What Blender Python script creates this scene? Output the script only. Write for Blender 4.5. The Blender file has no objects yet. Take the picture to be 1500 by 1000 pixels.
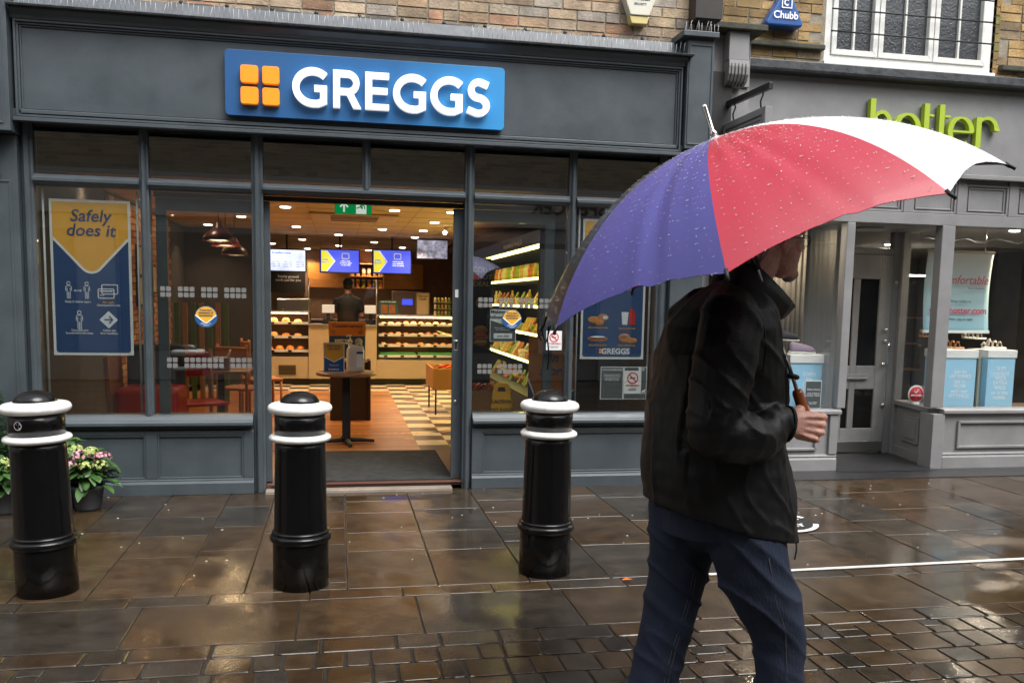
import bpy, bmesh, math, random
from math import sin, cos, pi, radians, sqrt, hypot
from mathutils import Vector as V, Matrix, noise
from mathutils.bvhtree import BVHTree
random.seed(7)
S = bpy.context.scene
C = S.collection
# ------------------------------------------------------------------ camera
cd = bpy.data.cameras.new('camera'); cam = bpy.data.objects.new('camera', cd); C.objects.link(cam)
CP, CR, CYW = radians(6.15), radians(1.1), radians(11.1)
fw = V((sin(CYW)*cos(CP), cos(CYW)*cos(CP), -sin(CP)))
rt = V((cos(CYW), -sin(CYW), 0)); up = rt.cross(fw)
r2 = rt*cos(CR)+up*sin(CR); u2 = -rt*sin(CR)+up*cos(CR)
M = Matrix((r2, u2, -fw)).transposed().to_4x4(); M.translation = V((0, -6.706, 1.45))
cam.matrix_world = M
cd.sensor_width = 36; cd.lens = 36*1300/1500; cd.shift_y = 81/1500; cd.clip_end = 400; cd.clip_start = .05
cd.dof.use_dof = True; cd.dof.focus_distance = 3.4; cd.dof.aperture_fstop = 16
S.camera = cam
# ------------------------------------------------------------------ sky and light
W = bpy.data.worlds.new("World"); S.world = W; W.use_nodes = True
nt = W.node_tree; bg = nt.nodes['Background']
sk = nt.nodes.new('ShaderNodeTexSky'); sk.sky_type = 'NISHITA'; sk.sun_disc = False
sk.sun_elevation = radians(58); sk.sun_rotation = radians(150); sk.air_density = 1.2; sk.dust_density = 3
hs = nt.nodes.new('ShaderNodeHueSaturation'); hs.inputs['Saturation'].default_value = .25
nt.links.new(sk.outputs[0], hs.inputs['Color']); nt.links.new(hs.outputs[0], bg.inputs['Color'])
bg.inputs['Strength'].default_value = .15
sd = bpy.data.lights.new('sun', 'SUN'); sun = bpy.data.objects.new('sun', sd); C.objects.link(sun)
sd.energy = 1.25; sd.angle = radians(40); sd.color = (1, .97, .93)
sun.rotation_euler = (radians(32), 0, radians(30))
S.view_settings.view_transform = 'Standard'; S.view_settings.look = 'None'
S.view_settings.exposure = 1.28; S.view_settings.gamma = 1
# ------------------------------------------------------------------ materials
MT = {}
def mat(n, col, rough=.6, metal=0., var=.0, vs=6., bump=0., bs=60., coat=0., emit=0., attr=False, spec=.5, rv=0., trans=0., stretch=None, sheen=0.):
    if n in MT: return MT[n]
    m = bpy.data.materials.new(n); m.use_nodes = True; t = m.node_tree; N = t.nodes; L = t.links
    b = N['Principled BSDF']; MT[n] = m
    b.inputs['Roughness'].default_value = rough; b.inputs['Metallic'].default_value = metal
    b.inputs['Coat Weight'].default_value = coat; b.inputs['Coat Roughness'].default_value = .08
    b.inputs['Specular IOR Level'].default_value = spec
    if sheen: b.inputs['Sheen Weight'].default_value = sheen
    tc = N.new('ShaderNodeTexCoord'); co = tc.outputs['Object']
    if stretch:
        mp = N.new('ShaderNodeMapping'); mp.inputs['Scale'].default_value = stretch; L.new(co, mp.inputs[0]); co = mp.outputs[0]
    c4 = (*col, 1); src = None
    if attr:
        a = N.new('ShaderNodeAttribute'); a.attribute_name = 'Col'; src = a.outputs['Color']
    if var or rv:
        nz = N.new('ShaderNodeTexNoise'); nz.inputs['Scale'].default_value = vs; nz.inputs['Detail'].default_value = 8; nz.inputs['Roughness'].default_value = .65
        L.new(co, nz.inputs['Vector'])
    if var:
        r = N.new('ShaderNodeMapRange'); r.inputs['From Min'].default_value = .3; r.inputs['From Max'].default_value = .7
        r.inputs['To Min'].default_value = 1-var; r.inputs['To Max'].default_value = 1+var
        L.new(nz.outputs['Fac'], r.inputs['Value'])
        mx = N.new('ShaderNodeMix'); mx.data_type = 'RGBA'; mx.blend_type = 'MULTIPLY'; mx.inputs['Factor'].default_value = 1
        if src: L.new(src, mx.inputs['A'])
        else: mx.inputs['A'].default_value = c4
        L.new(r.outputs[0], mx.inputs['B']); src = mx.outputs['Result']
    if src: L.new(src, b.inputs['Base Color'])
    else: b.inputs['Base Color'].default_value = c4
    if rv:
        r = N.new('ShaderNodeMapRange'); r.inputs['From Min'].default_value = .3; r.inputs['From Max'].default_value = .7
        r.inputs['To Min'].default_value = max(.02, rough-rv); r.inputs['To Max'].default_value = min(1, rough+rv)
        L.new(nz.outputs['Fac'], r.inputs['Value']); L.new(r.outputs[0], b.inputs['Roughness'])
    if bump:
        n2 = N.new('ShaderNodeTexNoise'); n2.inputs['Scale'].default_value = bs; n2.inputs['Detail'].default_value = 5; L.new(co, n2.inputs['Vector'])
        bp = N.new('ShaderNodeBump'); bp.inputs['Strength'].default_value = bump; bp.inputs['Distance'].default_value = .01
        L.new(n2.outputs['Fac'], bp.inputs['Height']); L.new(bp.outputs[0], b.inputs['Normal'])
    if emit:
        b.inputs['Emission Strength'].default_value = emit
        if src: L.new(src, b.inputs['Emission Color'])
        else: b.inputs['Emission Color'].default_value = c4
    if trans:
        b.inputs['Transmission Weight'].default_value = trans
    return m
def glass_mat(n, tint, k=1.0, rough=0.0):
    m = bpy.data.materials.new(n); m.use_nodes = True; t = m.node_tree; N = t.nodes; L = t.links; MT[n] = m
    N.remove(N['Principled BSDF'])
    tr = N.new('ShaderNodeBsdfTransparent'); tr.inputs[0].default_value = (*tint, 1)
    gl = N.new('ShaderNodeBsdfGlossy'); gl.inputs['Roughness'].default_value = rough; gl.inputs['Color'].default_value = (.9, .93, .95, 1)
    lw = N.new('ShaderNodeLayerWeight'); lw.inputs['Blend'].default_value = .5
    pw_ = N.new('ShaderNodeMath'); pw_.operation = 'POWER'; pw_.inputs[1].default_value = 5; L.new(lw.outputs['Facing'], pw_.inputs[0])
    fr = N.new('ShaderNodeMath'); fr.operation = 'MULTIPLY_ADD'; fr.inputs[1].default_value = .9; fr.inputs[2].default_value = .045; L.new(pw_.outputs[0], fr.inputs[0])
    mu = N.new('ShaderNodeMath'); mu.operation = 'MULTIPLY'; mu.inputs[1].default_value = k; mu.use_clamp = True
    mx = N.new('ShaderNodeMixShader'); L.new(fr.outputs[0], mu.inputs[0]); L.new(mu.outputs[0], mx.inputs[0])
    L.new(tr.outputs[0], mx.inputs[1]); L.new(gl.outputs[0], mx.inputs[2]); L.new(mx.outputs[0], N['Material Output'].inputs[0])
    return m
GREY = mat('slate_grey_paint', (.056, .070, .080), .42, var=.14, vs=3.5, bump=.06, bs=40, rv=.1)
HGREY = mat('warm_grey_paint', (.225, .225, .228), .5, var=.12, vs=4, bump=.08, bs=50, rv=.1)
BLACKP = mat('black_gloss_paint', (.0035, .0035, .004), .2, coat=.15, bump=.10, bs=60, rv=.08, spec=.32)
WHITEP = mat('white_paint', (.80, .80, .77), .35, var=.16, vs=18, bump=.06, bs=60, coat=.2)
LEAD = mat('lead_sheet', (.06, .07, .082), .5, metal=.0, var=.4, vs=12, bump=.2, bs=30)
DLEAD = mat('dark_lead', (.055, .06, .065), .35, metal=.1, var=.5, vs=14, bump=.25, bs=40)
CABLE = mat('black_cable', (.01, .01, .01), .5)
CHROME = mat('chrome', (.8, .8, .8), .12, metal=1)
STEEL = mat('steel', (.45, .45, .45), .35, metal=1)
SPIKE = mat('clear_plastic_spike', (.52, .54, .54), .4)
BLUE = mat('sign_blue', (.018, .095, .27), .38, var=.05, vs=3)
ORANGE = mat('sign_orange', (.95, .27, .004), .5, emit=.12)
LWHITE = mat('letter_white', (.85, .85, .86), .5, emit=.25)
LIME = mat('lime_letter', (.36, .48, .03), .5)
INK = mat('print_white', (.88, .89, .90), .5)
NAVY = mat('print_navy', (.015, .05, .14), .4)
AMBER = mat('print_amber', (.80, .42, .03), .5)
DKBLUE = mat('print_darkblue', (.02, .065, .19), .5)
SKYBL = mat('print_skyblue', (.36, .66, .88), .5)
RED = mat('print_red', (.60, .03, .04), .5)
PINK = mat('print_pink', (.72, .06, .12), .5)
GREYPR = mat('print_grey', (.09, .105, .11), .5)
GREEN = mat('exit_green', (0, .28, .07), .5, emit=.25)
EXITW = mat('exit_white', (.8, .85, .8), .5, emit=.25)
BLK = mat('matt_black', (.012, .012, .012), .6, bump=.1)
PAPER = mat('paper_white', (.82, .84, .83), .6, var=.04)
ROD = mat('acrylic_rod', (.55, .57, .58), .3)
GLASS = glass_mat('window_glass', (.85, .87, .86), 3.0)
GLASSU = glass_mat('transom_glass', (.75, .75, .75), 3.0)
GLASSC = glass_mat('case_glass', (.95, .95, .95), .6)
GLASSH = glass_mat('shoe_shop_glass', (.94, .95, .95), 1.6)
# ------------------------------------------------------------------ mesh helpers
class MB:
    def __init__(s): s.v = []; s.f = []; s.c = []; s.sm = []
    def add(s, vs, fs, col=None, smooth=False):
        o = len(s.v); s.v += [tuple(v) for v in vs]
        for f in fs: s.f.append([i+o for i in f]); s.c.append(col); s.sm.append(smooth)
        return s
    def box(s, x0, x1, y0, y1, z0, z1, col=None):
        vs = [(x, y, z) for x in (x0, x1) for y in (y0, y1) for z in (z0, z1)]
        return s.add(vs, [(0,1,3,2),(4,6,7,5),(0,4,5,1),(2,3,7,6),(0,2,6,4),(1,5,7,3)], col)
    def loft(s, rings, cap=True, smooth=True, col=None, closed=False):
        n = len(rings[0]); vs = [p for r in rings for p in r]; fs = []
        m = len(rings)
        for i in range(m if closed else m-1):
            a = i*n; b = ((i+1) % m)*n
            for k in range(n): fs.append((a+k, a+(k+1) % n, b+(k+1) % n, b+k))
        if cap and not closed: fs += [tuple(range(n))[::-1], tuple(range((m-1)*n, m*n))]
        return s.add(vs, fs, col, smooth)
    def lathe(s, prof, cx=0, cy=0, n=32, col=None):
        rings = [[(cx+r*cos(2*pi*k/n), cy+r*sin(2*pi*k/n), z) for k in range(n)] for r, z in prof]
        return s.loft(rings, True, True, col)
    def tube(s, pts, r, n=8, col=None, cap=True, flat=None):
        pts = [V(p) for p in pts]; rings = []
        for i, p in enumerate(pts):
            t = (pts[min(i+1, len(pts)-1)]-pts[max(i-1, 0)]).normalized()
            h = V((0, 0, 1)) if abs(t.z) < .9 else V((0, 1, 0))
            a = t.cross(h).normalized(); b = t.cross(a)
            rr = r[i] if isinstance(r, (list, tuple)) else r
            rings.append([p+a*(rr*cos(2*pi*k/n))+b*(rr*(flat or 1)*sin(2*pi*k/n)) for k in range(n)])
        return s.loft(rings, cap, True, col)
    def ell(s, c, r, n=14, rot=None, col=None):
        c = V(c); rings = []
        for i in range(1, n//2+2):
            th = pi*(i-.5)/(n//2+1)
            ring = []
            for k in range(n):
                p = V((r[0]*sin(th)*cos(2*pi*k/n), r[1]*sin(th)*sin(2*pi*k/n), r[2]*cos(th)))
                if rot: p = rot @ p
                ring.append(c+p)
            rings.append(ring)
        return s.loft(rings, True, True, col)
    def prism(s, poly, y0, y1, plane='xz', col=None):
        n = len(poly)
        def P(u, v, w): return (u, w, v) if plane == 'xz' else ((w, u, v) if plane == 'yz' else (u, v, w))
        vs = [P(u, v, y0) for u, v in poly]+[P(u, v, y1) for u, v in poly]
        fs = [tuple(range(n)), tuple(range(n, 2*n))[::-1]]+[(i, i+n, (i+1) % n+n, (i+1) % n) for i in range(n)]
        return s.add(vs, fs, col)
    def stroke(s, pts, w, y0, y1, closed=False, ends=None):
        n = len(pts); L_ = []; R_ = []
        for i, p in enumerate(pts):
            a = pts[(i-1) % n] if closed or i > 0 else p; b = pts[(i+1) % n] if closed or i < n-1 else p
            dx, dz = b[0]-a[0], b[1]-a[1]; l = hypot(dx, dz) or 1
            ww = w[i] if isinstance(w, (list, tuple)) else w
            nx, nz = -dz/l*ww/2, dx/l*ww/2
            L_.append((p[0]+nx, p[1]+nz)); R_.append((p[0]-nx, p[1]-nz))
        for i in range(n if closed else n-1):
            j = (i+1) % n
            s.prism([L_[i], L_[j], R_[j], R_[i]], y0, y1)
        return s
    def build(s, name, m, parent=None, bevel=0, remesh=0, smooth_it=0, loc=None, fn=None, seg=2, weld=True):
        me = bpy.data.meshes.new(name); me.from_pydata(s.v, [], s.f)
        me.update()
        for p, q in zip(me.polygons, s.sm): p.use_smooth = q
        if any(c is not None for c in s.c):
            at = me.color_attributes.new('Col', 'FLOAT_COLOR', 'CORNER')
            for p, c in zip(me.polygons, s.c):
                cc = (*(c or (.5, .5, .5)), 1)
                for li in p.loop_indices: at.data[li].color = cc
        bm = bmesh.new(); bm.from_mesh(me)
        bmesh.ops.recalc_face_normals(bm, faces=bm.faces); bm.to_mesh(me); bm.free()
        ms = m if isinstance(m, (list, tuple)) else [m]
        for q in ms: me.materials.append(q)
        o = bpy.data.objects.new(name, me); C.objects.link(o)
        if remesh:
            md = o.modifiers.new('r', 'REMESH'); md.mode = 'VOXEL'; md.voxel_size = remesh; md.use_smooth_shade = True
            if smooth_it: sm = o.modifiers.new('s', 'SMOOTH'); sm.iterations = smooth_it; sm.factor = .5
            dg = bpy.context.evaluated_depsgraph_get(); m2 = bpy.data.meshes.new_from_object(o.evaluated_get(dg))
            o.modifiers.clear(); o.data = m2; m2.name = name
            if not m2.materials:
                for q in ms: m2.materials.append(q)
            for p in m2.polygons: p.use_smooth = True
        if fn:
            d = o.data; nn = [v.normal.copy() for v in d.vertices]
            for v, q in zip(d.vertices, nn): v.co = v.co+q*fn(v.co, q)
        if bevel:
            md = o.modifiers.new('b', 'BEVEL'); md.width = bevel; md.segments = seg; md.limit_method = 'ANGLE'; md.harden_normals = False
        if parent is not None: par(o, parent)
        elif loc is not None:
            o.data.transform(Matrix.Translation(-V(loc))); o.location = loc
        return o
def par(o, p):
    o.parent = p
    mt = Matrix.Translation(p.location)
    q = p.parent
    if q is not None: mt = q_world(p)
    o.matrix_parent_inverse = mt.inverted()
def q_world(p):
    if p.parent is None: return Matrix.Translation(p.location)
    return q_world(p.parent) @ p.matrix_parent_inverse @ Matrix.Translation(p.location)
def thing(name, label, cat, loc=(0, 0, 0), group=None):
    o = bpy.data.objects.new(name, None); C.objects.link(o); o.location = loc; o.empty_display_size = .1
    o['label'] = label; o['category'] = cat
    if group: o['group'] = group
    return o
def tag(o, label, cat, group=None):
    o['label'] = label; o['category'] = cat
    if group: o['group'] = group
    return o
def struct(o): o['kind'] = 'structure'; return o
def kids(o): return [c for c in bpy.data.objects if c.parent == o]
def copy_tree(o, parent=None, ch=None):
    c = o.copy(); C.objects.link(c)
    if parent is not None: c.parent = parent
    for k in kids_map.get(o.name, []) if ch is None else ch: copy_tree(k, c)
    return c
kids_map = {}
def remap():
    kids_map.clear()
    for c in bpy.data.objects:
        if c.parent: kids_map.setdefault(c.parent.name, []).append(c)
def text(name, s, size, x, y, z, m, parent, al='CENTER', bold=0., ext=.0008, rot=None, sx=1., shear=0., lsp=1., italic=False):
    cu = bpy.data.curves.new(name, 'FONT'); cu.body = s; cu.size = size; cu.align_x = al; cu.align_y = 'CENTER'
    cu.offset = bold*size; cu.extrude = ext; cu.resolution_u = 3; cu.shear = shear; cu.space_line = lsp
    o = bpy.data.objects.new(name, cu)
    C.objects.link(o)
    dg = bpy.context.evaluated_depsgraph_get(); me = bpy.data.meshes.new_from_object(o.evaluated_get(dg))
    bpy.data.objects.remove(o); bpy.data.curves.remove(cu)
    me.transform(Matrix.Diagonal((sx, 1, 1, 1)))
    R = rot if rot is not None else Matrix.Rotation(pi/2, 4, 'X')
    me.transform(Matrix.Translation((x, y, z)) @ R)
    me.materials.clear(); me.materials.append(m)
    o = bpy.data.objects.new(name, me); C.objects.link(o)
    if parent is not None: par(o, parent)
    return o
def rrect(x0, x1, z0, z1, r, n=5):
    p = []
    for cx, cz, a in ((x1-r, z1-r, 0), (x0+r, z1-r, pi/2), (x0+r, z0+r, pi), (x1-r, z0+r, 1.5*pi)):
        p += [(cx+r*cos(a+k*pi/2/n), cz+r*sin(a+k*pi/2/n)) for k in range(n+1)]
    return p
def arc(cx, cz, rx, rz, a0, a1, n=16): return [(cx+rx*cos(radians(a0+(a1-a0)*i/n)), cz+rz*sin(radians(a0+(a1-a0)*i/n))) for i in range(n+1)]
def box(name, x0, x1, y0, y1, z0, z1, m, parent=None, bevel=.003, **k): return MB().box(x0, x1, y0, y1, z0, z1).build(name, m, parent, bevel, **k)
def frame(mb, x0, x1, z0, z1, w, y0, y1, plane='xz'):
    q = [((x0, z0), (x1, z0), (x1-w, z0+w), (x0+w, z0+w)), ((x1, z0), (x1, z1), (x1-w, z1-w), (x1-w, z0+w)),
         ((x1, z1), (x0, z1), (x0+w, z1-w), (x1-w, z1-w)), ((x0, z1), (x0, z0), (x0+w, z0+w), (x0+w, z1-w))]
    for p in q: mb.prism(list(p), y0, y1, plane)
    return mb
# ================================================================== GROUND
WETB = mat('bedding_grit', (.024, .020, .016), .6, var=.3, vs=40, bump=.2, bs=120)
struct(MB().box(-60, 60, -60, 60, -.3, -.008).build('ground', WETB))
def stone_mat(n, rough, bs):
    m = mat(n, (1, 1, 1), rough, var=.5, vs=7, bump=.16, bs=bs, attr=True, rv=.12)
    t = m.node_tree; N = t.nodes; L = t.links; b = N['Principled BSDF']
    tc = N.new('ShaderNodeTexCoord')
    def nz(s, d=4):
        x = N.new('ShaderNodeTexNoise'); x.inputs['Scale'].default_value = s; x.inputs['Detail'].default_value = d; L.new(tc.outputs['Object'], x.inputs['Vector']); return x.outputs['Fac']
    # patches of standing water: smoother where the large noise is high
    r = N.new('ShaderNodeMapRange'); r.inputs['From Min'].default_value = .38; r.inputs['From Max'].default_value = .56
    r.inputs['To Min'].default_value = rough; r.inputs['To Max'].default_value = .07; L.new(nz(1.7, 3), r.inputs['Value'])
    L.new(r.outputs[0], b.inputs['Roughness'])
    b1 = [x for x in N if x.type == 'BUMP'][0]
    r3 = N.new('ShaderNodeMapRange'); r3.inputs['From Min'].default_value = .38; r3.inputs['From Max'].default_value = .58
    r3.inputs['To Min'].default_value = .22; r3.inputs['To Max'].default_value = .03; L.new(nz(1.7, 3), r3.inputs['Value']); L.new(r3.outputs[0], b1.inputs['Strength'])
    b2 = N.new('ShaderNodeBump'); b2.inputs['Strength'].default_value = .20; b2.inputs['Distance'].default_value = .006
    L.new(nz(48, 3), b2.inputs['Height']); L.new(b1.outputs[0], b2.inputs['Normal']); L.new(b2.outputs[0], b.inputs['Normal'])
    b.inputs['Specular IOR Level'].default_value = .55
    r4 = N.new('ShaderNodeMapRange'); r4.inputs['From Min'].default_value = .38; r4.inputs['From Max'].default_value = .58
    r4.inputs['To Min'].default_value = .30; r4.inputs['To Max'].default_value = .09; L.new(nz(1.7, 3), r4.inputs['Value']); L.new(r4.outputs[0], b2.inputs['Strength'])
    return m
STONE = stone_mat('wet_york_stone', .27, 140); SETT = stone_mat('wet_sett_stone', .27, 100)
def stonecol(dark=0):
    base = random.choice([(.082, .048, .024), (.074, .046, .026), (.052, .044, .034), (.088, .054, .025), (.044, .042, .038), (.076, .044, .023), (.056, .045, .032)])
    k = random.uniform(.52, .80); base = tuple(v*.62+w*.38 for v, w in zip(base, (.068, .046, .027)))
    return tuple(c*k for c in base)
def stone(mb, x0, x1, y0, y1, g, ch, zj, cr=.006, seg=.11, jit=.0014):
    """one stone: wobbly outline with rounded corners, slightly chamfered, top tilted a hair"""
    x0 += g; x1 -= g; y0 += g; y1 -= g
    if x1-x0 < .03 or y1-y0 < .03: return
    c = stonecol(); mx, my = (x0+x1)/2, (y0+y1)/2; tx, ty = random.uniform(-.003, .003), random.uniform(-.003, .003)
    P = []
    C4 = [(x0, y0), (x1, y0), (x1, y1), (x0, y1)]
    for i in range(4):
        a, b = C4[i], C4[(i+1) % 4]; l = hypot(b[0]-a[0], b[1]-a[1]); n = max(2, int(l/seg)); r = min(cr*random.uniform(.6, 1.6), l*.3)
        dx, dy = (b[0]-a[0])/l, (b[1]-a[1])/l
        for k in range(n+1):
            d = r+(l-2*r)*k/n; q = random.uniform(-jit, jit); P.append((a[0]+dx*d-dy*q, a[1]+dy*d+dx*q))
        # rounded corner point
        e_ = C4[(i+1) % 4]; f = C4[(i+2) % 4]; l2 = hypot(f[0]-e_[0], f[1]-e_[1]); P.append((e_[0]-dx*r*.32+(f[0]-e_[0])/l2*r*.32, e_[1]-dy*r*.32+(f[1]-e_[1])/l2*r*.32))
    n = len(P); zt = lambda x, y: zj+(x-mx)*tx+(y-my)*ty
    def inn(x, y, d): 
        vx, vy = x-mx, y-my; return (mx+vx*(1-d/max(abs(x1-x0)/2, .02)), my+vy*(1-d/max(abs(y1-y0)/2, .02)))
    vs = [(x, y, -.02) for x, y in P]+[(x, y, zt(x, y)-ch) for x, y in P]+[(*inn(x, y, ch*.6), zt(x, y)-ch*.3) for x, y in P]+[(*inn(x, y, ch*1.9), zt(x, y)) for x, y in P]
    fs = [tuple(range(3*n, 4*n))]
    for L_ in range(3):
        for i in range(n): k = (i+1) % n; fs.append((L_*n+i, L_*n+k, (L_+1)*n+k, (L_+1)*n+i))
    mb.add(vs, fs, c)
fl = MB()
# footway: columns of flags running out from the shopfronts, joints lining up across the walk
xs_ = [-1.53, -1.19, -.78, -.46, -.17, .04, .50, .98, 1.42, 1.92]
while xs_[0] > -7.5: xs_.insert(0, xs_[0]-random.uniform(.30, .55))
while xs_[-1] < 12: xs_.append(xs_[-1]+random.uniform(.32, .58))
for a, b in zip(xs_, xs_[1:]):
    y = .02; y_end = -2.31
    cuts = [y]
    while cuts[-1] > y_end+.80: cuts.append(cuts[-1]-random.uniform(.34, .74))
    cuts.append(y_end)
    for p, q in zip(cuts, cuts[1:]): stone(fl, a, b, q, p, .0035, .0016, random.uniform(-.0008, .0008), .004)
for ya, yb, w in ((-2.31, -2.45, .42), (-2.45, -2.96, .72)):
    x = -7.5+random.uniform(0, .4)
    while x < 12:
        ww = w*random.uniform(.7, 1.3); stone(fl, x, x+ww, yb, ya, .0035, .0016, random.uniform(-.0008, .0008), .004); x += ww
struct(fl.build('pavement', STONE))
fl = MB(); x = -6
while x < 12:
    ww = random.uniform(.16, .36); stone(fl, x, x+ww, -3.11, -2.96, .005, .004, .001, .012, .08); x += ww
y = -3.11
while y > -8.7:
    h = random.uniform(.135, .17); x = -6+random.uniform(0, .2)
    while x < 10:
        ww = random.choice([.11, .13, .15, .17, .21])*random.uniform(.9, 1.1)
        if random.random() < .07: stone(fl, x, x+ww, y-h/2, y, .0055, .0022, random.uniform(-.001, .0012), .010, .07, .002); stone(fl, x, x+ww, y-h, y-h/2, .0055, .0022, random.uniform(-.001, .0012), .010, .07, .002)
        else: stone(fl, x, x+ww, y-h, y, .0055, .0022, random.uniform(-.001, .0012), .010, .07, .002)
        x += ww
    y -= h
struct(fl.build('road', SETT))
# kerb flags at the shoe shop: dark entry tiles
# ================================================================== painted marks, litter
LINE = mat('road_paint', (.6, .6, .58), .3, var=.25, vs=25, bump=.1)
ln = MB()
x = 1.96
while x < 9:
    x2 = x+.25; a = -2.33+(x-1.96)*.02; b = a+.005
    ln.add([(x, a-.02+random.uniform(-.002, .002), .0045), (x2+.001, b-.02, .0045), (x2+.001, b+.018, .0045), (x, a+.018+random.uniform(-.002, .002), .0045)], [(0, 1, 2, 3)]); x = x2
tag(ln.build('painted_line', LINE), 'thin white line painted across the paving beside the man', 'line')
def disc(mb, cx, cy, r0, r1, z, a0=0, a1=360, n=48):
    for i in range(n):
        p, q = radians(a0+(a1-a0)*i/n), radians(a0+(a1-a0)*(i+1)/n)
        mb.add([(cx+r0*cos(p), cy+r0*sin(p), z), (cx+r1*cos(p), cy+r1*sin(p), z), (cx+r1*cos(q), cy+r1*sin(q), z), (cx+r0*cos(q), cy+r0*sin(q), z)], [(0, 1, 2, 3)])
fs_ = thing('floor_sticker', 'round black and white distancing sticker on the wet paving behind the man', 'sticker', (2.9, -1.3, 0))
m1 = MB(); disc(m1, 2.9, -1.3, 0, .27, .0045); m1.build('backing', BLK, fs_)
m1 = MB(); disc(m1, 2.9, -1.3, .23, .265, .0065, 20, 340); m1.build('ring', INK, fs_)
RF = Matrix.Rotation(radians(0), 4, 'Z')
text('lettering', 'KEEP 2M', .1, 2.9, -1.22, .006, INK, fs_, bold=.03, rot=RF); text('lettering', 'SAFELY', .09, 2.9, -1.4, .006, INK, fs_, bold=.03, rot=RF)
LEAF = mat('orange_leaf', (.75, .16, .02), .4)
tag(MB().add([(1.455, -2.37, .006), (1.49, -2.385, .011), (1.52, -2.365, .006), (1.485, -2.35, .010)], [(0, 1, 2, 3)]).build('leaf', LEAF), 'small orange leaf lying on the wet paving', 'leaf')
GUM = mat('pale_litter', (.34, .34, .30), .5)
lit = MB()
for i in range(75):
    x = random.uniform(-2.4, 5); y = -abs(random.gauss(0, 1.3)); r = random.uniform(.004, .011)
    if y < -2.9 : continue
    a = random.uniform(0, 3)
    lit.add([(x+r*cos(a+k*pi/3)*(1 if k % 2 else .7), y+r*sin(a+k*pi/3), .004) for k in range(6)]+[(x, y, .008)], [(k, (k+1) % 6, 6) for k in range(6)])
tag(lit.build('litter', GUM), 'pale petals and chewing gum spots scattered over the paving', 'litter')['kind'] = 'stuff'
# ================================================================== BOLLARDS
def bollard(x, y, label, k=1.0):
    t = thing('bollard', label, 'bollard', (x, y, 0), 'black and white bollards in front of the bakery')
    MB().lathe([(.139, -.01), (.138, .225), (.136, .235), (.134, .27), (.131, .31), (.124, .70), (.122, .745)], x, y, 48).build('shaft', BLACKP, t)
    pr = [(.136, .225)]+[(.138+.015*cos(radians(a)), .250+.020*sin(radians(a))) for a in range(-80, 81, 16)]+[(.136, .272), (.142, .276), (.142, .283), (.133, .289)]
    MB().lathe(pr, x, y, 48).build('lower_ring', BLACKP, t)
    pr = [(.11, .734)]+[(.130+.022*cos(radians(a)), .755+.017*sin(radians(a))) for a in range(-90, 91, 15)]+[(.11, .776)]
    MB().lathe(pr, x, y, 48).build('middle_ring', WHITEP, t)
    MB().lathe([(.1245, .765), (.1245, .89)], x, y, 48).build('neck', BLACKP, t)
    pr = [(.10, .874)]+[(.128+.029*cos(radians(a)), .902+.025*sin(radians(a))) for a in range(-90, 91, 12)]+[(.09, .933)]
    MB().lathe(pr, x, y, 48).build('top_ring', WHITEP, t)
    pr = [(.105, .92)]+[(.097*cos(radians(a)), .926+.060*sin(radians(a))) for a in range(0, 88, 8)]+[(.002, .986)]
    MB().lathe(pr, x, y, 48).build('dome', BLACKP, t)
    return t
B1 = bollard(-1.41, -2.14, 'leftmost bollard, next to the flower pots, small round emblem on its neck')
B2 = bollard(-.19, -2.20, 'bollard standing in front of the left side of the open doorway')
B3 = bollard(1.09, -2.15, 'bollard nearest the man, in front of the right shop window')
e = MB(); SC = mat('sticker_grey', (.5, .5, .5), .5)
ex, ez = -1.46, .83
def on_neck(u, v, r=.1252):
    a = radians(-112)+u/r; return (-1.41+r*cos(a), -2.14+r*sin(a), ez+v)
for i in range(24):
    p, q = 2*pi*i/24, 2*pi*(i+1)/24
    e.add([on_neck(.017*cos(p), .017*sin(p)), on_neck(.021*cos(p), .021*sin(p)), on_neck(.021*cos(q), .021*sin(q)), on_neck(.017*cos(q), .017*sin(q))], [(0, 1, 2, 3)])
for a in (.6, 2.2, -.9):
    e.add([on_neck(.003*cos(a), .003*sin(a)), on_neck(.018*cos(a-.12), .018*sin(a-.12)), on_neck(.018*cos(a+.12), .018*sin(a+.12))], [(0, 1, 2)])
e.build('emblem', SC, B1)
B1.rotation_euler.y = -.028; B1.location.x += .012; B3.rotation_euler.y = .01
# ================================================================== GREGGS SHOPFRONT
SF = thing('shopfront', 'slate grey painted wooden bakery shopfront with wide windows and open doorway', 'shopfront', (.2, 0, 0))
def sfb(name, *a, bev=.004): return box(name, *a, GREY, SF, bev)
ZT = 2.228
# posts and mullions: square core with slim moulded edges
def post(name, x0, x1, z0, z1, yb=.13, parent=None):
    mb = MB(); w = x1-x0
    mb.prism([(x0, yb), (x0, .035), (x0+w*.18, .030), (x0+w*.26, .010), (x0+w*.38, 0), (x1-w*.38, 0), (x1-w*.26, .010), (x1-w*.18, .030), (x1, .035), (x1, yb)], z0, z1, 'xy')
    return mb.build(name, GREY, parent or SF, .0015)
post('mullion', -2.135, -2.058, .582, 2.62); post('mullion', -1.372, -1.312, .582, 2.62)
post('door_post', -.615, -.535, .0, 2.62); post('door_post', .935, 1.005, .0, 2.62)
post('mullion', .172, .232, ZT+.01, 2.62); post('mullion', 1.742, 1.800, .582, 2.62); post('mullion', 2.47, 2.56, .582, 2.62)
def transom(x0, x1):
    MB().prism([(.13, ZT-.045), (.03, ZT-.042), (.012, ZT-.026), (.0, ZT-.018), (.0, ZT+.002), (.02, ZT+.012), (.035, ZT+.03), (.13, ZT+.032)], x0, x1, 'yz').build('transom', GREY, SF, .0015)
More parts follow.
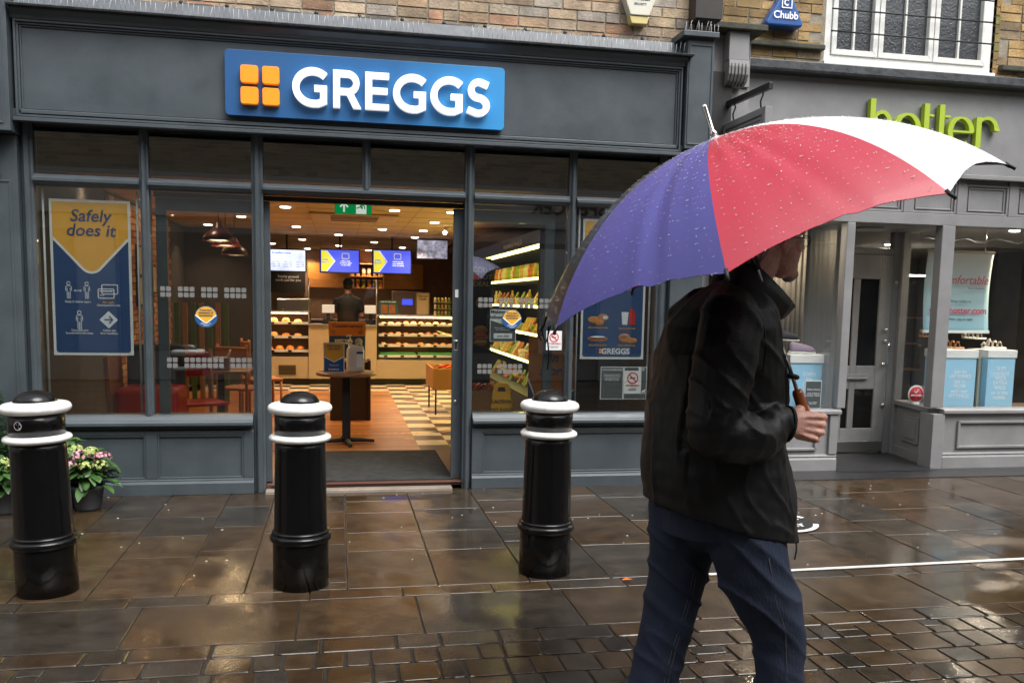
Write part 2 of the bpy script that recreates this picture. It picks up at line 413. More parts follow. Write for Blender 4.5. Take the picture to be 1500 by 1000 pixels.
for a, b in ((-2.058, -1.372), (-1.312, -.615), (-.535, .935), (1.005, 1.742), (1.8, 2.47)): transom(a, b)
sfb('soffit', -2.14, 2.60, -.10, .16, 2.60, 2.66)
for a, b in ((-2.055, -1.375), (-1.309, -.618), (-.532, .169), (.235, .932), (1.008, 1.739), (1.803, 2.467)):
    MB().box(a, b, .060, .066, ZT+.035, 2.598).build('transom_pane', GLASSU, SF)
for a, b in ((-2.055, -1.375), (-1.309, -.618), (1.008, 1.739), (1.803, 2.467)):
    MB().box(a, b, .060, .066, .585, ZT-.046).build('window_pane', GLASS, SF)
# stall risers
def riser(x0, x1, pans):
    MB().prism([(.16, .47), (.03, .47), (.03, .505), (-.045, .508), (-.055, .515), (-.055, .535), (-.045, .545), (-.02, .548), (-.005, .575), (.03, .583), (.16, .583)], x0+.001, x1-.001, 'yz').build('window_sill', GREY, SF, .0015)
    sfb('stall_riser', x0, x1, .022, .16, .0, .47)
    mb = MB(); px = x0
    for a, b in pans+[(x1, None)]:
        mb.box(px, a, 0, .021, .115, .469); px = b
    for a, b in pans: mb.box(a, b, 0, .021, .44, .469)
    mb.build('riser_frame', GREY, SF, .004)
    mb = MB()
    for a, b in pans: frame(mb, a, b, .115, .439, .014, .006, .0215)
    mb.build('panel_moulding', GREY, SF, .003)
    MB().prism([(.021, .0), (-.016, .0), (-.016, .082), (-.010, .094), (-.004, .098), (-.004, .108), (.004, .114), (.021, .114)], x0, x1, 'yz').build('skirting', GREY, SF, .0015)
riser(-2.135, -.617, [(-1.97, -1.37), (-1.29, -.69)]); riser(1.007, 2.56, [(1.09, 2.47)])
# left and right pilasters
sfb('pilaster', -2.75, -2.137, -.03, .16, 0, 2.50)
frame(MB(), -2.70, -2.18, .25, 2.2, .015, -.036, -.031).build('pilaster_moulding', GREY, SF, .003)
sfb('pilaster', 2.562, 2.83, -.03, .16, 0, 2.62)
MB().prism([(-.03, 2.24), (-.06, 2.22), (-.13, 2.47), (-.13, 2.5), (-.031, 2.5)], -2.34, -2.24, 'yz').build('bracket', GREY, SF, .003)
sfb('capital_block', -2.75, -2.125, -.17, .10, 2.505, 3.42)
frame(MB(), -2.72, -2.16, 2.55, 3.35, .012, -.176, -.171).build('block_moulding', GREY, SF, .003)
# fascia
sfb('fascia_board', -2.12, 2.585, -.075, .10, 2.665, 3.235)
mb = MB()
for o, y in ((0, -.115), (.014, -.100), (.03, -.087)):
    frame(mb, -2.105+o, 2.57-o, 2.61+o, 3.235-o, .014 if o < .03 else .010, y, -.0755)
mb.build('fascia_moulding', GREY, SF, .002)
MB().prism([(-.1, 2.575), (-.135, 2.58), (-.135, 2.603), (-.1, 2.608)], -2.12, 2.585, 'yz').build('fascia_bead', GREY, SF, .002)
MB().prism([(-.08, 3.236), (-.118, 3.238), (-.128, 3.26), (-.165, 3.285), (-.168, 3.297), (-.08, 3.297)], -2.12, 2.585, 'yz').build('cornice', GREY, SF, .002)
MB().prism([(.1, 3.299), (-.20, 3.299), (-.205, 3.312), (-.19, 3.318), (-.05, 3.345), (.1, 3.36)], -2.12, 2.62, 'yz').build('cornice_flashing', DLEAD, SF, .002)
MB().prism([(-.048, 3.349), (.0, 3.349), (.03, 3.44), (.0, 3.445)], -2.12, 2.6, 'yz').build('upstand_flashing', LEAD, SF, .002)
# right end block beside the corbel of the shoe shop
sfb('capital_block', 2.588, 2.80, -.15, .10, 2.63, 3.44)
frame(MB(), 2.60, 2.79, 2.66, 3.40, .012, -.157, -.151).build('block_moulding', GREY, SF, .003)
MB().prism([(-.15, 3.441), (-.20, 3.445), (-.20, 3.485), (.10, 3.49), (.10, 3.441)], 2.53, 2.815, 'yz').build('block_cap', GREY, SF, .004)
# hairline: door hardware on the post
# ---- sign board
SG = thing('shop_sign', 'blue shop sign with white letters and four orange squares on the grey fascia', 'sign', (.2, -.1, 2.69))
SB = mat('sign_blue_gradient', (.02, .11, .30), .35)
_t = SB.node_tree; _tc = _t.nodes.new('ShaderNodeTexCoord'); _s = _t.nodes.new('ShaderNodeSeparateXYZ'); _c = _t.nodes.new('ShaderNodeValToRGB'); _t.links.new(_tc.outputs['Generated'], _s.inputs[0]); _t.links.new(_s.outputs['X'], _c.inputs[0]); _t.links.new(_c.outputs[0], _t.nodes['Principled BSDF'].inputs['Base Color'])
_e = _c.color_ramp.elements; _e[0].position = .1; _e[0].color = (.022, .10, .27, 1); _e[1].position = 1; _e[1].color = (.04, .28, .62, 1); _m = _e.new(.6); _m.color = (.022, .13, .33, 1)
MB().prism(rrect(-.767, 1.19, 2.692, 3.132, .028), -.135, -.088).build('sign_panel', SB, SG, .002)
for a, b in ((-.659, -.542), (-.514, -.401)):
    for c, d in ((2.764, 2.878), (2.905, 3.022)):
        MB().prism(rrect(a, b, c, d, .017), -.185, -.140).build('orange_square', ORANGE, SG, .002)
def letterG(mb, x0, x1, z0, z1, w, y0, y1):
    cz = (z0+z1)/2; rz = (z1-z0)/2-w/2; rx = (x1-x0)-w*.5-(x1-x0)*.40; cx = x0+w/2+rx
    p = arc(cx, cz, rx, rz, 46, 270, 24); xr = x1-w*.5
    mb.stroke(p+[(cx+(xr-cx)*.45, z0+w*.52), (xr, z0+w*.86)], w, y0, y1)
    mb.stroke([(xr, z0+w*.50), (xr, cz+w*.30)], w, y0-.0006, y1); mb.stroke([(cx+w*.15, cz-w*.1), (x1, cz-w*.1)], w*.82, y0-.0012, y1)
def letterR(mb, x0, x1, z0, z1, w, y0, y1):
    mb.stroke([(x0+w/2, z0), (x0+w/2, z1)], w, y0, y1)
    h = z1-z0; top, bot = z1-w*.45, z1-h*.56; r = (top-bot)/2; xe = x1-w*.62-r
    mb.stroke([(x0+w, top), (xe, top)]+arc(xe, (top+bot)/2, r, r, 90, -90, 14)+[(x0+w, bot)], w*.9, y0-.0006, y1)
    mb.prism([(x0+w*1.7, bot+w*.1), (x0+w*2.75, bot+w*.1), (x1+w*.08, z0), (x1-w*1.05, z0)], y0-.0012, y1)
def letterE(mb, x0, x1, z0, z1, w, y0, y1):
    mb.stroke([(x0+w/2, z0), (x0+w/2, z1)], w, y0, y1); zc = (z0+z1)/2+.004
    for z, e_ in ((z1-w*.42, x1), (zc, x1-.010), (z0+w*.42, x1)): mb.stroke([(x0+w, z), (e_, z)], w*.84, y0, y1)
def letterS(mb, x0, x1, z0, z1, w, y0, y1):
    cx = (x0+x1)/2; h = z1-z0; rx = (x1-x0)/2-w*.5; r = (h-w)/4
    q = [(x1-w*.30, z1-w*.95)]+arc(cx+.004, z1-w/2-r, rx*.90, r, 62, 262, 16)[0:-1]+arc(cx, z0+w/2+r, rx, r, 82, -118, 16)+[(x0+w*.18, z0+w*1.0)]
    mb.stroke(q, w*.95, y0, y1)
lz0, lz1 = 2.775, 3.030; w = .0475
for fn_, a, b in ((letterG, -.314, -.078), (letterR, -.036, .154), (letterE, .186, .352), (letterG, .381, .613), (letterG, .647, .877), (letterS, .906, 1.077)):
    o_ = .006 if fn_ in (letterG, letterS) else 0
    mb = MB(); fn_(mb, a, b, lz0-o_, lz1+o_, w, -.185, -.140); mb.build('sign_letter', LWHITE, SG)
# ---- bird spikes
def spikes(x0, n, z, y, sp=.026):
    t = thing('bird_spike_strip', 'strip of clear bird spikes standing on the ledge above the fascia', 'bird spikes', (x0, y, z), 'bird spike strips along the ledge')
    MB().box(x0, x0+n*sp-.006, y-.012, y+.012, z, z+.004).build('spike_base', SPIKE, t, 0)
    for i in range(n):
        x = x0+sp*(i+.5); 
        q = [(x+random.uniform(-.006, .006)+(.02 if s else -.0)*random.uniform(-.5, .8), y+dy, z+h) for s, dy, h in ((0, 0, .003), (1, random.choice((-.03, .02)), .085))]
        q[0] = (x, y, z+.003)
        MB().tube(q, 0.0014, 4).build('spike', SPIKE, t, 0)
x = -2.08
while x < 2.5:
    if random.random() > .10: spikes(x, 9, 3.322, -.12, .032)
    x += .30
spikes(2.56, 11, 3.487, -.12)
# ---- mouldings of wall: cable with clips
cb = thing('wall_cable', 'black cable clipped along the brick wall above the bakery fascia', 'cable', (0, .03, 3.46))
pts = [(-3.4+i*.12, .045, 3.452+.006*sin(i*1.3)+(.004*i if i > 50 else 0)*.0) for i in range(0, 50)]+[(2.62, .045, 3.455), (2.70, .04, 3.50), (2.72, .04, 3.6), (2.70, .04, 4.6)]
MB().tube(pts, .009, 8).build('cable', CABLE, cb)
mb = MB()
for i in range(18): mb.ell((-2.9+i*.305, .035, 3.462), (.014, .014, .018), 8)
mb.build('clip', CABLE, cb)
# ================================================================== BRICK WALLS
MORT = mat('mortar', (.27, .235, .18), .9, var=.25, vs=20, bump=.5, bs=90)
BRK = mat('stock_brick', (1, 1, 1), .85, var=.45, vs=6, bump=.7, bs=70, attr=True)
def bricks(mb, x0, x1, z0, z1, y, pal, bl=.215, bh=.065, j=.010, hole=None, depth=.05, run=True):
    z = z0; r = 0
    while z < z1:
        x = x0-(.5 if r % 2 else 0)*(bl+j)*(1 if run else .5)
        while x < x1:
            l = bl if (not run or random.random() > .18) else bl/2-j/2
            a, b = max(x, x0), min(x+l, x1)
            if b-a > .02 and not (hole and a < hole[1] and b > hole[0] and z+bh > hole[2] and z < hole[3]):
                c = random.choice(pal); k = random.uniform(.7, 1.2); yo = y+random.uniform(-.004, .003); e_ = .0015
                q = random.uniform(-.002, .002)
                mb.box(a+e_, b-e_+q, yo, y+depth, z+random.uniform(-.002, .001), z+bh+random.uniform(-.002, .001), tuple(v*k for v in c))
            x += l+j
        z += bh+j; r += 1
PAL1 = [(.42, .31, .21), (.46, .35, .23), (.40, .30, .20), (.36, .28, .20), (.47, .36, .25), (.42, .29, .18), (.44, .26, .16), (.38, .33, .27), (.22, .18, .15), (.50, .42, .31)]
PAL2 = [(.30, .195, .080), (.33, .215, .09), (.27, .175, .07), (.24, .17, .09), (.35, .235, .10), (.20, .15, .09)]
PAL1 = [tuple(v*.80 for v in c) for c in PAL1]
BW = thing('brick_building', 'pale weathered brick upper wall above the bakery', 'building', (0, .06, 3.3))
MB().box(-8, 2.86, .062, .40, 2.67, 7.0).build('mortar_wall', MORT, BW)
mb = MB(); bricks(mb, -3.4, 2.84, 3.345, 5.2, .055, PAL1); mb.build('brickwork', BRK, BW)
LN = mat('neighbour_paint', (.10, .10, .10), .6, var=.1)
box('side_wall', -8, -2.76, .02, .4, 0, 2.66, LN, BW, .005)
box('parapet', -8, 2.9, .0, .45, 7.0, 7.1, MORT, BW, .01)
BW2 = thing('brick_building', 'yellow brick upper wall with white window above the shoe shop', 'building', (5, .45, 3.4))
WX0, WX1, WZ0, WZ1 = 4.05, 5.68, 3.50, 4.95
MB().box(2.90, WX0, .464, .95, 3.405, 7).box(WX1, 11, .464, .95, 3.405, 7).box(WX0, WX1, .464, .95, WZ1, 7).box(WX0, WX1, .464, .95, 3.405, WZ0).build('mortar_wall', MORT, BW2)
mb = MB(); bricks(mb, 2.90, 8.5, 3.46, 5.2, .457, PAL2, hole=(WX0, WX1, WZ0, WZ1), depth=.1); mb.build('brickwork', BRK, BW2)
mb = MB()
for i in range(20): 
    z = WZ0+i*.075; mb.box(WX1-.0, WX1+.05, .458, .60, z, z+.065, tuple(v*random.uniform(.7, 1.1) for v in PAL2[0]))
mb.build('reveal_brickwork', BRK, BW2)
DARKBR = mat('sooty_ledge', (.05, .05, .035), .8, var=.5, vs=12, bump=.5, bs=40)
MB().box(2.9, WX0-.02, .40, .458, 3.60, 3.645).build('string_course', DARKBR, BW2, .01); MB().box(WX1+.05, 8.5, .40, .458, 3.55, 3.60).build('string_course', DARKBR, BW2, .01)
# white window with bars (part of the upper building)
WN = thing('sash_window', 'white painted window with leaded obscured panes and iron bars above the shoe shop', 'window', (4.86, .46, 3.5))
WF = mat('old_white_gloss', (.74, .74, .70), .4, var=.1, vs=18, bump=.12, bs=60)
mb = MB(); frame(mb, WX0, WX1-.02, WZ0+.025, WZ1, .06, .47, .58); mb.build('outer_frame', WF, WN, .004)
box('window_sill', WX0-.02, WX1, .42, .60, WZ0-.02, WZ0+.024, WF, WN, .004)
OBS = mat('obscured_glass', (.05, .055, .06), .12, bump=.7, bs=55, rv=.05, coat=.3)
xs = [WX0+.06, 4.55, 5.08, WX1-.08]
for i in range(3):
    a, b = xs[i]+.004, xs[i+1]-.004
    mb = MB(); frame(mb, a, b, WZ0+.088, WZ1-.062, .045, .455, .53); cs_ = mb.build('casement', WF, WN, .003)
    mb = MB()
    xm = (a+b)/2; mb.box(xm-.009, xm+.009, .475, .515, WZ0+.13, WZ1-.11)
    for z in (4.50,): mb.box(a+.045, xm-.0091, .478, .513, z, z+.016); mb.box(xm+.0091, b-.045, .478, .513, z, z+.016)
    mb.build('glazing_bar', WF, cs_, .002)
    for q, (c, d) in enumerate(((a+.044, xm-.008), (xm+.008, b-.044))): MB().box(c, d, .500, .504, WZ0+.12, WZ1-.1).build('pane', OBS, cs_)
for z in (3.76, 3.94, 4.12, 4.30):
    MB().tube([(WX0+.02, .40, z), (5.60, .40, z)], .007, 8).build('bar', BLK, WN)
# ---- alarm boxes
AB = thing('alarm_box', 'white five sided alarm box on the pale brick wall', 'alarm box', (2.24, -.02, 3.6))
AW = mat('aged_white_plastic', (.62, .60, .50), .4, var=.08)
AY = mat('alarm_amber_lens', (.62, .52, .22), .3)
pg = [(2.165, 3.615), (2.315, 3.615), (2.375, 3.77), (2.24, 3.87), (2.105, 3.77)]
MB().prism(pg, -.03, .06).build('housing', AW, AB, .006)
MB().prism([(2.16, 3.612), (2.32, 3.612), (2.30, 3.555), (2.18, 3.555)], -.02, .06).build('lens', AY, AB, .006)
text('lettering', 'Initial', .070, 2.24, -.031, 3.745, NAVY, AB, bold=.015); text('lettering', 'SECURITY', .022, 2.24, -.031, 3.695, NAVY, AB, bold=.02)
AB = thing('alarm_box', 'blue triangular alarm box on the yellow brick wall', 'alarm box', (3.57, .35, 3.75))
ABL = mat('alarm_blue', (.02, .09, .30), .3)
MB().prism([(3.455, 3.745), (3.765, 3.745), (3.775, 3.77), (3.645, 4.03), (3.60, 4.03), (3.445, 3.77)], .33, .458).build('housing', ABL, AB, .015)
text('lettering', 'Chubb', .082, 3.612, .322, 3.825, INK, AB, bold=.02)
mb = MB(); mb.stroke([(3.575, 3.885), (3.66, 3.885), (3.66, 3.97), (3.575, 3.97)], .011, .320, .326, closed=True); mb.stroke(arc(3.617, 3.927, .021, .021, 50, 310), .011, .320, .326); mb.build('emblem', INK, AB)
jb = thing('junction_box', 'dark brown rectangular box fixed to the wall between the two shops', 'utility box', (2.80, 0, 3.6))
JBM = mat('dark_brown_box', (.025, .02, .017), .5, var=.3)
box('housing', 2.66, 2.87, -.09, .06, 3.605, 3.96, JBM, jb, .006); box('lid', 2.655, 2.875, -.10, -.092, 3.61, 3.95, JBM, jb, .003)
# ================================================================== SHOE SHOP FRONT
HF = thing('shopfront', 'warm grey painted shoe shop front with recessed door and dentil panels', 'shopfront', (5, .42, 0))
def hb(name, *a, bev=.004): return box(name, *a, HGREY, HF, bev)
hb('pilaster', 2.885, 3.28, .24, .60, 0, 3.20)
hb('pilaster_capital', 2.93, 3.27, .22, .60, 3.205, 3.60)
box('capital_cap', 2.86, 3.33, .05, .62, 3.603, 3.65, DARKBR, HF, .006)
# corbel: block with fluted scroll
mb = MB(); mb.box(3.03, 3.20, .10, .219, 3.38, 3.60); mb.build('corbel_block', HGREY, HF, .005)
prof = [(.219, 3.378), (.09, 3.378), (.085, 3.33), (.09, 3.27), (.12, 3.22), (.17, 3.195), (.219, 3.19)]
MB().prism(prof, 3.03, 3.20, 'yz').build('corbel_scroll', HGREY, HF, .003)
mb = MB()
for i in range(5):
    x = 3.05+i*.030; mb.tube([(x, .0845, 3.35), (x, .080, 3.31), (x, .088, 3.26), (x, .12, 3.215), (x, .165, 3.19)], .0045, 6)
mb.build('corbel_flute', mat('grey_groove', (.07, .07, .07), .7), HF)
hb('fascia_board', 3.285, 9, .42, .56, 2.635, 3.38)
hb('fascia_soffit', 3.285, 9, .36, .66, 2.595, 2.633); 
MB().prism([(.46, 3.382), (.31, 3.382), (.30, 3.40), (.30, 3.465), (.38, 3.475), (.46, 3.49)], 3.285, 9, 'yz').build('cornice_flashing', DLEAD, HF, .004)
# panelled frieze under the fascia
hb('frieze_board', 3.285, 9, .445, .58, 2.19, 2.594)
mb = MB(); mb2 = MB()
xc = 3.38
pans = []
while xc < 8.8: pans.append((xc, xc+.44)); xc += .525
px = 3.285
for a, b in pans+[(9, 0)]: mb.box(px, a, .42, .444, 2.29, 2.594); px = b
mb.box(3.285, 9, .42, .444, 2.19, 2.289)
mb.build('frieze_frame', HGREY, HF, .004)
for a, b in pans:
    frame(mb2, a, b, 2.292, 2.56, .02, .428, .4445); frame(mb2, a+.035, b-.035, 2.325, 2.53, .012, .434, .4445)
mb2.build('frieze_moulding', HGREY, HF, .003)
# hotter letters
HS = thing('shop_letters', 'lime green lettering standing off the grey fascia of the shoe shop', 'sign', (5.1, .4, 2.87))
HX = lambda px: 4.444+(px-1275)*.00669
zb, zx, za = 2.86, 3.125, 3.222; y0, y1 = .355, .405
def thin(n): return [.014+.034*abs(sin(pi*i/n)) for i in range(n+1)]
def L1(f): mb = MB(); f(mb); mb.build('letter', LIME, HS, .001)
def arch(mb, xl, xr, zt, zb_, hook=True):
    cx, r = (xl+xr)/2, (xr-xl)/2
    p = arc(cx, zt-.125, r, .115, 165, 0, 16)
    ww = [.016+.034*(i/16) for i in range(17)]
    mb.stroke(p+([(xr, zb_)] if hook else []), ww+([.05] if hook else []), y0, y1)
def f_h(mb): mb.stroke([(HX(1278)+.012, zb), (HX(1278)+.012, za)], .05, y0, y1); arch(mb, HX(1279)+.02, HX(1309)-.025, zx, zb)
def f_o(mb):
    cx, cz = HX(1330), (zx+zb)/2; p = arc(cx, cz, .105, .118, 0, 360, 30)[:-1]
    mb.stroke(p, [.018+.034*abs(cos(2*pi*i/30)) for i in range(30)], y0, y1, closed=True)
def f_t(x, ext):
    def g(mb): mb.stroke([(x, zb), (x, za-.012)], .05, y0, y1); mb.stroke([(x+.026, zx-.012), (x+.026+ext, zx-.012)], .020, y0, y1)
    return g
def f_e(mb):
    cx, cz = HX(1408), (zx+zb)/2; p = arc(cx, cz, .105, .118, 0, 310, 28)
    mb.stroke(p, [.016+.034*abs(cos(radians(310*i/28))) for i in range(29)], y0, y1); mb.stroke([(cx-.085, cz), (cx+.118, cz)], .018, y0-.001, y1)
def f_r(mb):
    x = HX(1434); mb.stroke([(x, zb), (x, zx)], .05, y0, y1); p = arc(x+.085, zx-.10, .09, .095, 150, 0, 14); mb.stroke(p, [.016+.03*(i/14) for i in range(15)], y0-.001, y1)
    mb.stroke([(x+.155, zx-.10), (x+.205, zx-.10)], .022, y0-.002, y1)
for f in (f_h, f_o, f_t(HX(1357), .045), f_t(HX(1379), .06), f_e, f_r): L1(f)
# hanging sign on bracket, seen nearly edge-on
BR = thing('hanging_sign', 'blank grey framed sign board hanging from a black iron bracket between the shops', 'hanging sign', (3.03, .2, 3.0))
IRON = mat('black_iron', (.012, .012, .013), .4, bump=.2, bs=60)
def rot_y(mbv): return mbv
hx = 3.07
mb = MB(); mb.box(hx-.05, hx+.05, .222, .238, 2.80, 3.14); mb.build('wall_plate', IRON, BR, .003)
mb = MB(); mb.prism([(.222, 3.075), (.222, 3.03), (-.56, 3.01), (-.56, 3.058)], hx-.017, hx+.017, 'yz'); mb.build('bracket_arm', IRON, BR, .003)
for y in (.05, -.42): MB().tube([(hx, y, 3.03), (hx+.012, y, 3.005), (hx-.008, y, 2.95), (hx, y, 2.89)], .007, 6).build('hook', IRON, BR)
mb = MB(); mb.box(hx-.016, hx+.016, -.52, .17, 2.24, 2.875); mb.build('board', HGREY, BR, .003)
mb = MB(); frame(mb, -.545, .195, 2.22, 2.895, .055, hx-.03, hx+.03, 'yz'); mb.build('board_frame', HGREY, BR, .006)
mb = MB(); frame(mb, -.48, .13, 2.285, 2.83, .02, hx-.023, hx+.023, 'yz'); mb.build('board_moulding', HGREY, BR, .004)
# columns, risers, door
def hpost(x0, x1, y0_, z0, z1, name='column'):
    mb = MB(); mb.box(x0, x1, y0_, y0_+.10, z0, z1); mb.build(name, HGREY, HF, .006)
hpost(4.34, 4.42, .42, .56, 2.19); hpost(5.27, 5.40, .42, .56, 2.19); hpost(3.29, 3.37, .42, .56, 2.19)
def hriser(x0, x1, pa):
    MB().prism([(.60, .505), (.40, .505), (.385, .512), (.385, .538), (.40, .548), (.60, .548)], x0-.02, x1+.02, 'yz').build('window_sill', HGREY, HF, .002)
    hb('stall_riser', x0, x1, .43, .58, 0, .504)
    mb = MB(); frame(mb, pa[0], pa[1], .185, .44, .025, .405, .4295); mb.build('panel_moulding', HGREY, HF, .006)
    MB().prism([(.429, 0), (.395, 0), (.395, .105), (.405, .125), (.395, .135), (.429, .15)], x0, x1, 'yz').build('skirting', HGREY, HF, .004)
hriser(3.29, 4.35, (3.42, 4.16)); hriser(5.41, 9.0, (5.56, 6.9))
hb('corner_post', 4.27, 4.35, .40, .4285, .151, .504); hb('corner_post', 5.29, 5.409, .395, .58, 0, .504)
# splayed side wall of the porch (right), straight on the left
def quadwall(name, p0, p1, z0, z1, th, m=HGREY, parent=HF, bev=.003):
    d = (V(p1)-V(p0)).normalized(); n = V((-d.y, d.x))*th
    pl = [p0, p1, (p1[0]+n.x, p1[1]+n.y), (p0[0]+n.x, p0[1]+n.y)]
    return MB().prism(pl, z0, z1, 'xy').build(name, m, parent, bev)
A, Bp = (5.34, .50), (5.46, 1.22)
quadwall('porch_riser', A, Bp, 0, .50, -.10); quadwall('porch_sill', (A[0]-.03, A[1]+.0), (Bp[0]-.03, Bp[1]), .503, .546, -.14)
# square raised panel on the splayed riser
d = (V(Bp)-V(A)).normalized(); nrm = V((-d.y, d.x))
def spl(a, b, z0, z1, t0, t1, name):
    p = V(A)+d*a+nrm*t0; q = V(A)+d*b+nrm*t0
    return quadwall(name, tuple(p), tuple(q), z0, z1, t1-t0)
for nm, a, b, z0, z1, t in (('panel_frame', .2, .52, .17, .43, .014), ('panel_field', .25, .47, .21, .39, .022)): spl(a, b, z0, z1, .0005, t, nm)
spl(.0, .72, 0.0, .10, .0005, .02, 'porch_skirting')
quadwall('porch_glass', (A[0]+.02, A[1]+.05), (Bp[0]-.0, Bp[1]-.05), .55, 2.17, -.006, GLASSH, HF, 0)
hb('porch_post', 5.42, 5.50, 1.18, 1.26, 0, 2.40)
hb('porch_riser', 4.27, 4.34, .582, 1.22, 0, .504); hb('porch_sill', 4.30, 4.37, .602, 1.22, .505, .548); hb('porch_post', 4.28, 4.36, 1.16, 1.24, .55, 2.4)
MB().box(4.31, 4.316, .54, 1.16, .55, 2.17).build('porch_glass', GLASSH, HF)
MB().box(3.372, 4.338, .47, .476, .55, 2.185).build('window_pane', GLASSH, HF)
MB().box(5.402, 9, .47, .476, .55, 2.185).build('window_pane', GLASSH, HF)
hb('porch_ceiling', 4.25, 5.6, .585, 1.4, 2.19, 2.23)
PL = thing('ceiling_light', 'round unlit porch light fitting above the recessed grey door', 'ceiling light', (4.85, .85, 2.18))
MB().lathe([(.13, 2.188), (.13, 2.17), (.11, 2.155), (.01, 2.15)], 4.82, .85, 24).build('diffuser', mat('dim_diffuser', (.3, .3, .29), .4), PL)
# door frame, transom light and the door
hb('door_frame', 4.345, 4.80, 1.235, 1.31, 0, 2.19); hb('door_frame', 5.345, 5.42, 1.22, 1.30, 0, 2.19)
hb('door_head', 4.80, 5.345, 1.22, 1.30, 1.97, 2.03)
MB().box(4.80, 5.345, 1.26, 1.266, 2.035, 2.185).build('transom_pane', GLASSH, HF)
DR = thing('shop_door', 'closed grey panelled door with four narrow glazed panels and letter slot', 'door', (5.07, 1.2, 0))
DX0, DX1 = 4.805, 5.34
mb = MB()
mb.box(DX0, DX0+.06, 1.21, 1.25, .02, 1.965); mb.box(DX1-.13, DX1, 1.21, 1.25, .02, 1.965)
mb.box(DX0+.13, 5.0, 1.21, 1.25, .26, 1.73)
mb.box(DX0+.06, DX1-.13, 1.21, 1.25, .02, .26); mb.box(DX0+.06, DX1-.13, 1.21, 1.25, 1.73, 1.965); mb.box(DX0+.06, DX0+.13, 1.21, 1.25, .65, .88); mb.box(5.0, DX1-.13, 1.21, 1.25, .65, .88)
mb.build('leaf', HGREY, DR, .006)
for a, b in ((DX0+.062, DX0+.128), (5.002, DX1-.132)):
    for c, e_ in ((.262, .648), (.882, 1.728)): MB().box(a, b, 1.228, 1.234, c, e_).build('pane', mat('dark_glass', (.01, .01, .011), .08), DR)
box('kick_plate', DX0, DX1-.01, 1.20, 1.209, .03, .13, STEEL, DR, .002)
box('letter_slot', 4.90, 5.12, 1.195, 1.209, .745, .80, HGREY, DR, .003); box('letter_flap', 4.905, 5.115, 1.187, 1.194, .745, .765, STEEL, DR, .002)
for z in (1.24, 1.13, .90): MB().ell((5.29, 1.195, z), (.02, .018, .02), 12).build('lock', CHROME, DR)
MB().tube([(5.305, 1.16, 1.12), (5.305, 1.15, 1.08), (5.305, 1.15, .93), (5.305, 1.16, .90)], .009, 8).build('pull_handle', CHROME, DR)
for z, x, y in ((1.70, 5.385, 1.21), (.49, 5.31, 1.2)): tag(MB().ell((x, y, z), (.022, .012, .022), 12).build('bell_push' if z > 1 else 'door_lock', STEEL), 'small round bell push on the grey door frame' if z > 1 else 'round metal lock low on the grey shoe shop door', 'bell push' if z > 1 else 'lock')
PM = mat('porch_tile', (.028, .028, .03), .28, var=.3, vs=20, bump=.6, bs=90)
struct(MB().box(3.2, 9, .0215, .40, -.02, .006).add([(4.35, .3, .0095), (5.3, .3, .0095), (5.5, 1.25, .0095), (4.35, 1.25, .0095)], [(0, 1, 2, 3)]).build('porch_floor', PM))
# ================================================================== BAKERY INTERIOR
FZ = .05
CEIL = mat('ceiling_tile', (.42, .30, .20), .8, var=.05, vs=4)
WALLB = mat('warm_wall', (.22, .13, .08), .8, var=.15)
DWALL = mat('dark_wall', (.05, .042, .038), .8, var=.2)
# floor: planks, chequer, mat as one sheet with colours per face
FLM = mat('shop_floor', (1, 1, 1), .32, var=.12, vs=14, bump=.05, attr=True, stretch=(1, .25, 1))
mb = MB()
def fq(x0, x1, y0_, y1_, c): mb.add([(x0, y0_, FZ), (x1, y0_, FZ), (x1, y1_, FZ), (x0, y1_, FZ)], [(0, 1, 2, 3)], c)
OAK = [(.36, .13, .035), (.30, .105, .028), (.42, .16, .045), (.24, .08, .022), (.46, .19, .06)]
# wide planks laid in long strips with fine stripes
y = 1.47; r = 0
while y < 6.84:
    x = -2.35-(r % 3)*.3
    while x < .75:
        a = max(x, -2.35); b = min(x+1.1, .75)
        if b > a: c = random.choice(OAK); fq(a, b, y, y+.07, tuple(v*random.uniform(.8, 1.15) for v in c))
        x += 1.1
    y += .07; r += 1
YPL = y
x = -2.35
DT, LT = (.055, .036, .026), (.66, .55, .40)
i = 0
while x < 3.0:
    j_ = 0; yy = 1.49
    while yy < 7.95:
        xa = x
        if xa >= .749 or yy >= YPL-.01:
            fq(max(xa, -2.35), min(xa+.3, 3.0), max(yy, YPL) if xa < .749 else yy, yy+.3, DT if (i+j_) % 2 else LT)
        elif yy+.3 > YPL: fq(max(xa, -2.35), xa+.3, YPL, yy+.3, DT if (i+j_) % 2 else LT)
        yy += .3; j_ += 1
    x = x+.3 if x > -2.3 or True else x; i += 1
    if i == 1: x = -2.25
fq(-2.35, 3, 7.95, 14, (.1, .07, .05)); fq(-2.35, -.50, .17, 1.47, OAK[1]); fq(1.0, 3, .17, 1.49, (.10, .07, .05))
fq(-.5, 1.0, .02, 1.5, (.09, .05, .03))
struct(mb.build('shop_floor', FLM))
MATM = mat('entrance_mat', (.024, .026, .027), .95, var=.6, vs=11, bump=.8, bs=200)
tag(MB().box(-.36, .88, .10, 1.44, FZ+.001, FZ+.012).build('door_mat', MATM, None, .003, loc=(.2, .7, FZ)), 'large dark grey entrance mat inside the open doorway', 'mat')
ST = mat('threshold_stone', (.26, .22, .18), .5, var=.2)
struct(MB().box(-.533, .853, -.06, .10, -.02, .022).build('threshold_slab', ST, None, .004))
struct(MB().box(-.533, .933, .04, .11, .0225, .052).build('threshold_strip', mat('brass_strip', (.10, .04, .03), .4), None, .003))
struct(box('interior_ceiling', -2.45, 3.1, .17, 14, 2.50, 2.56, CEIL, None, 0))
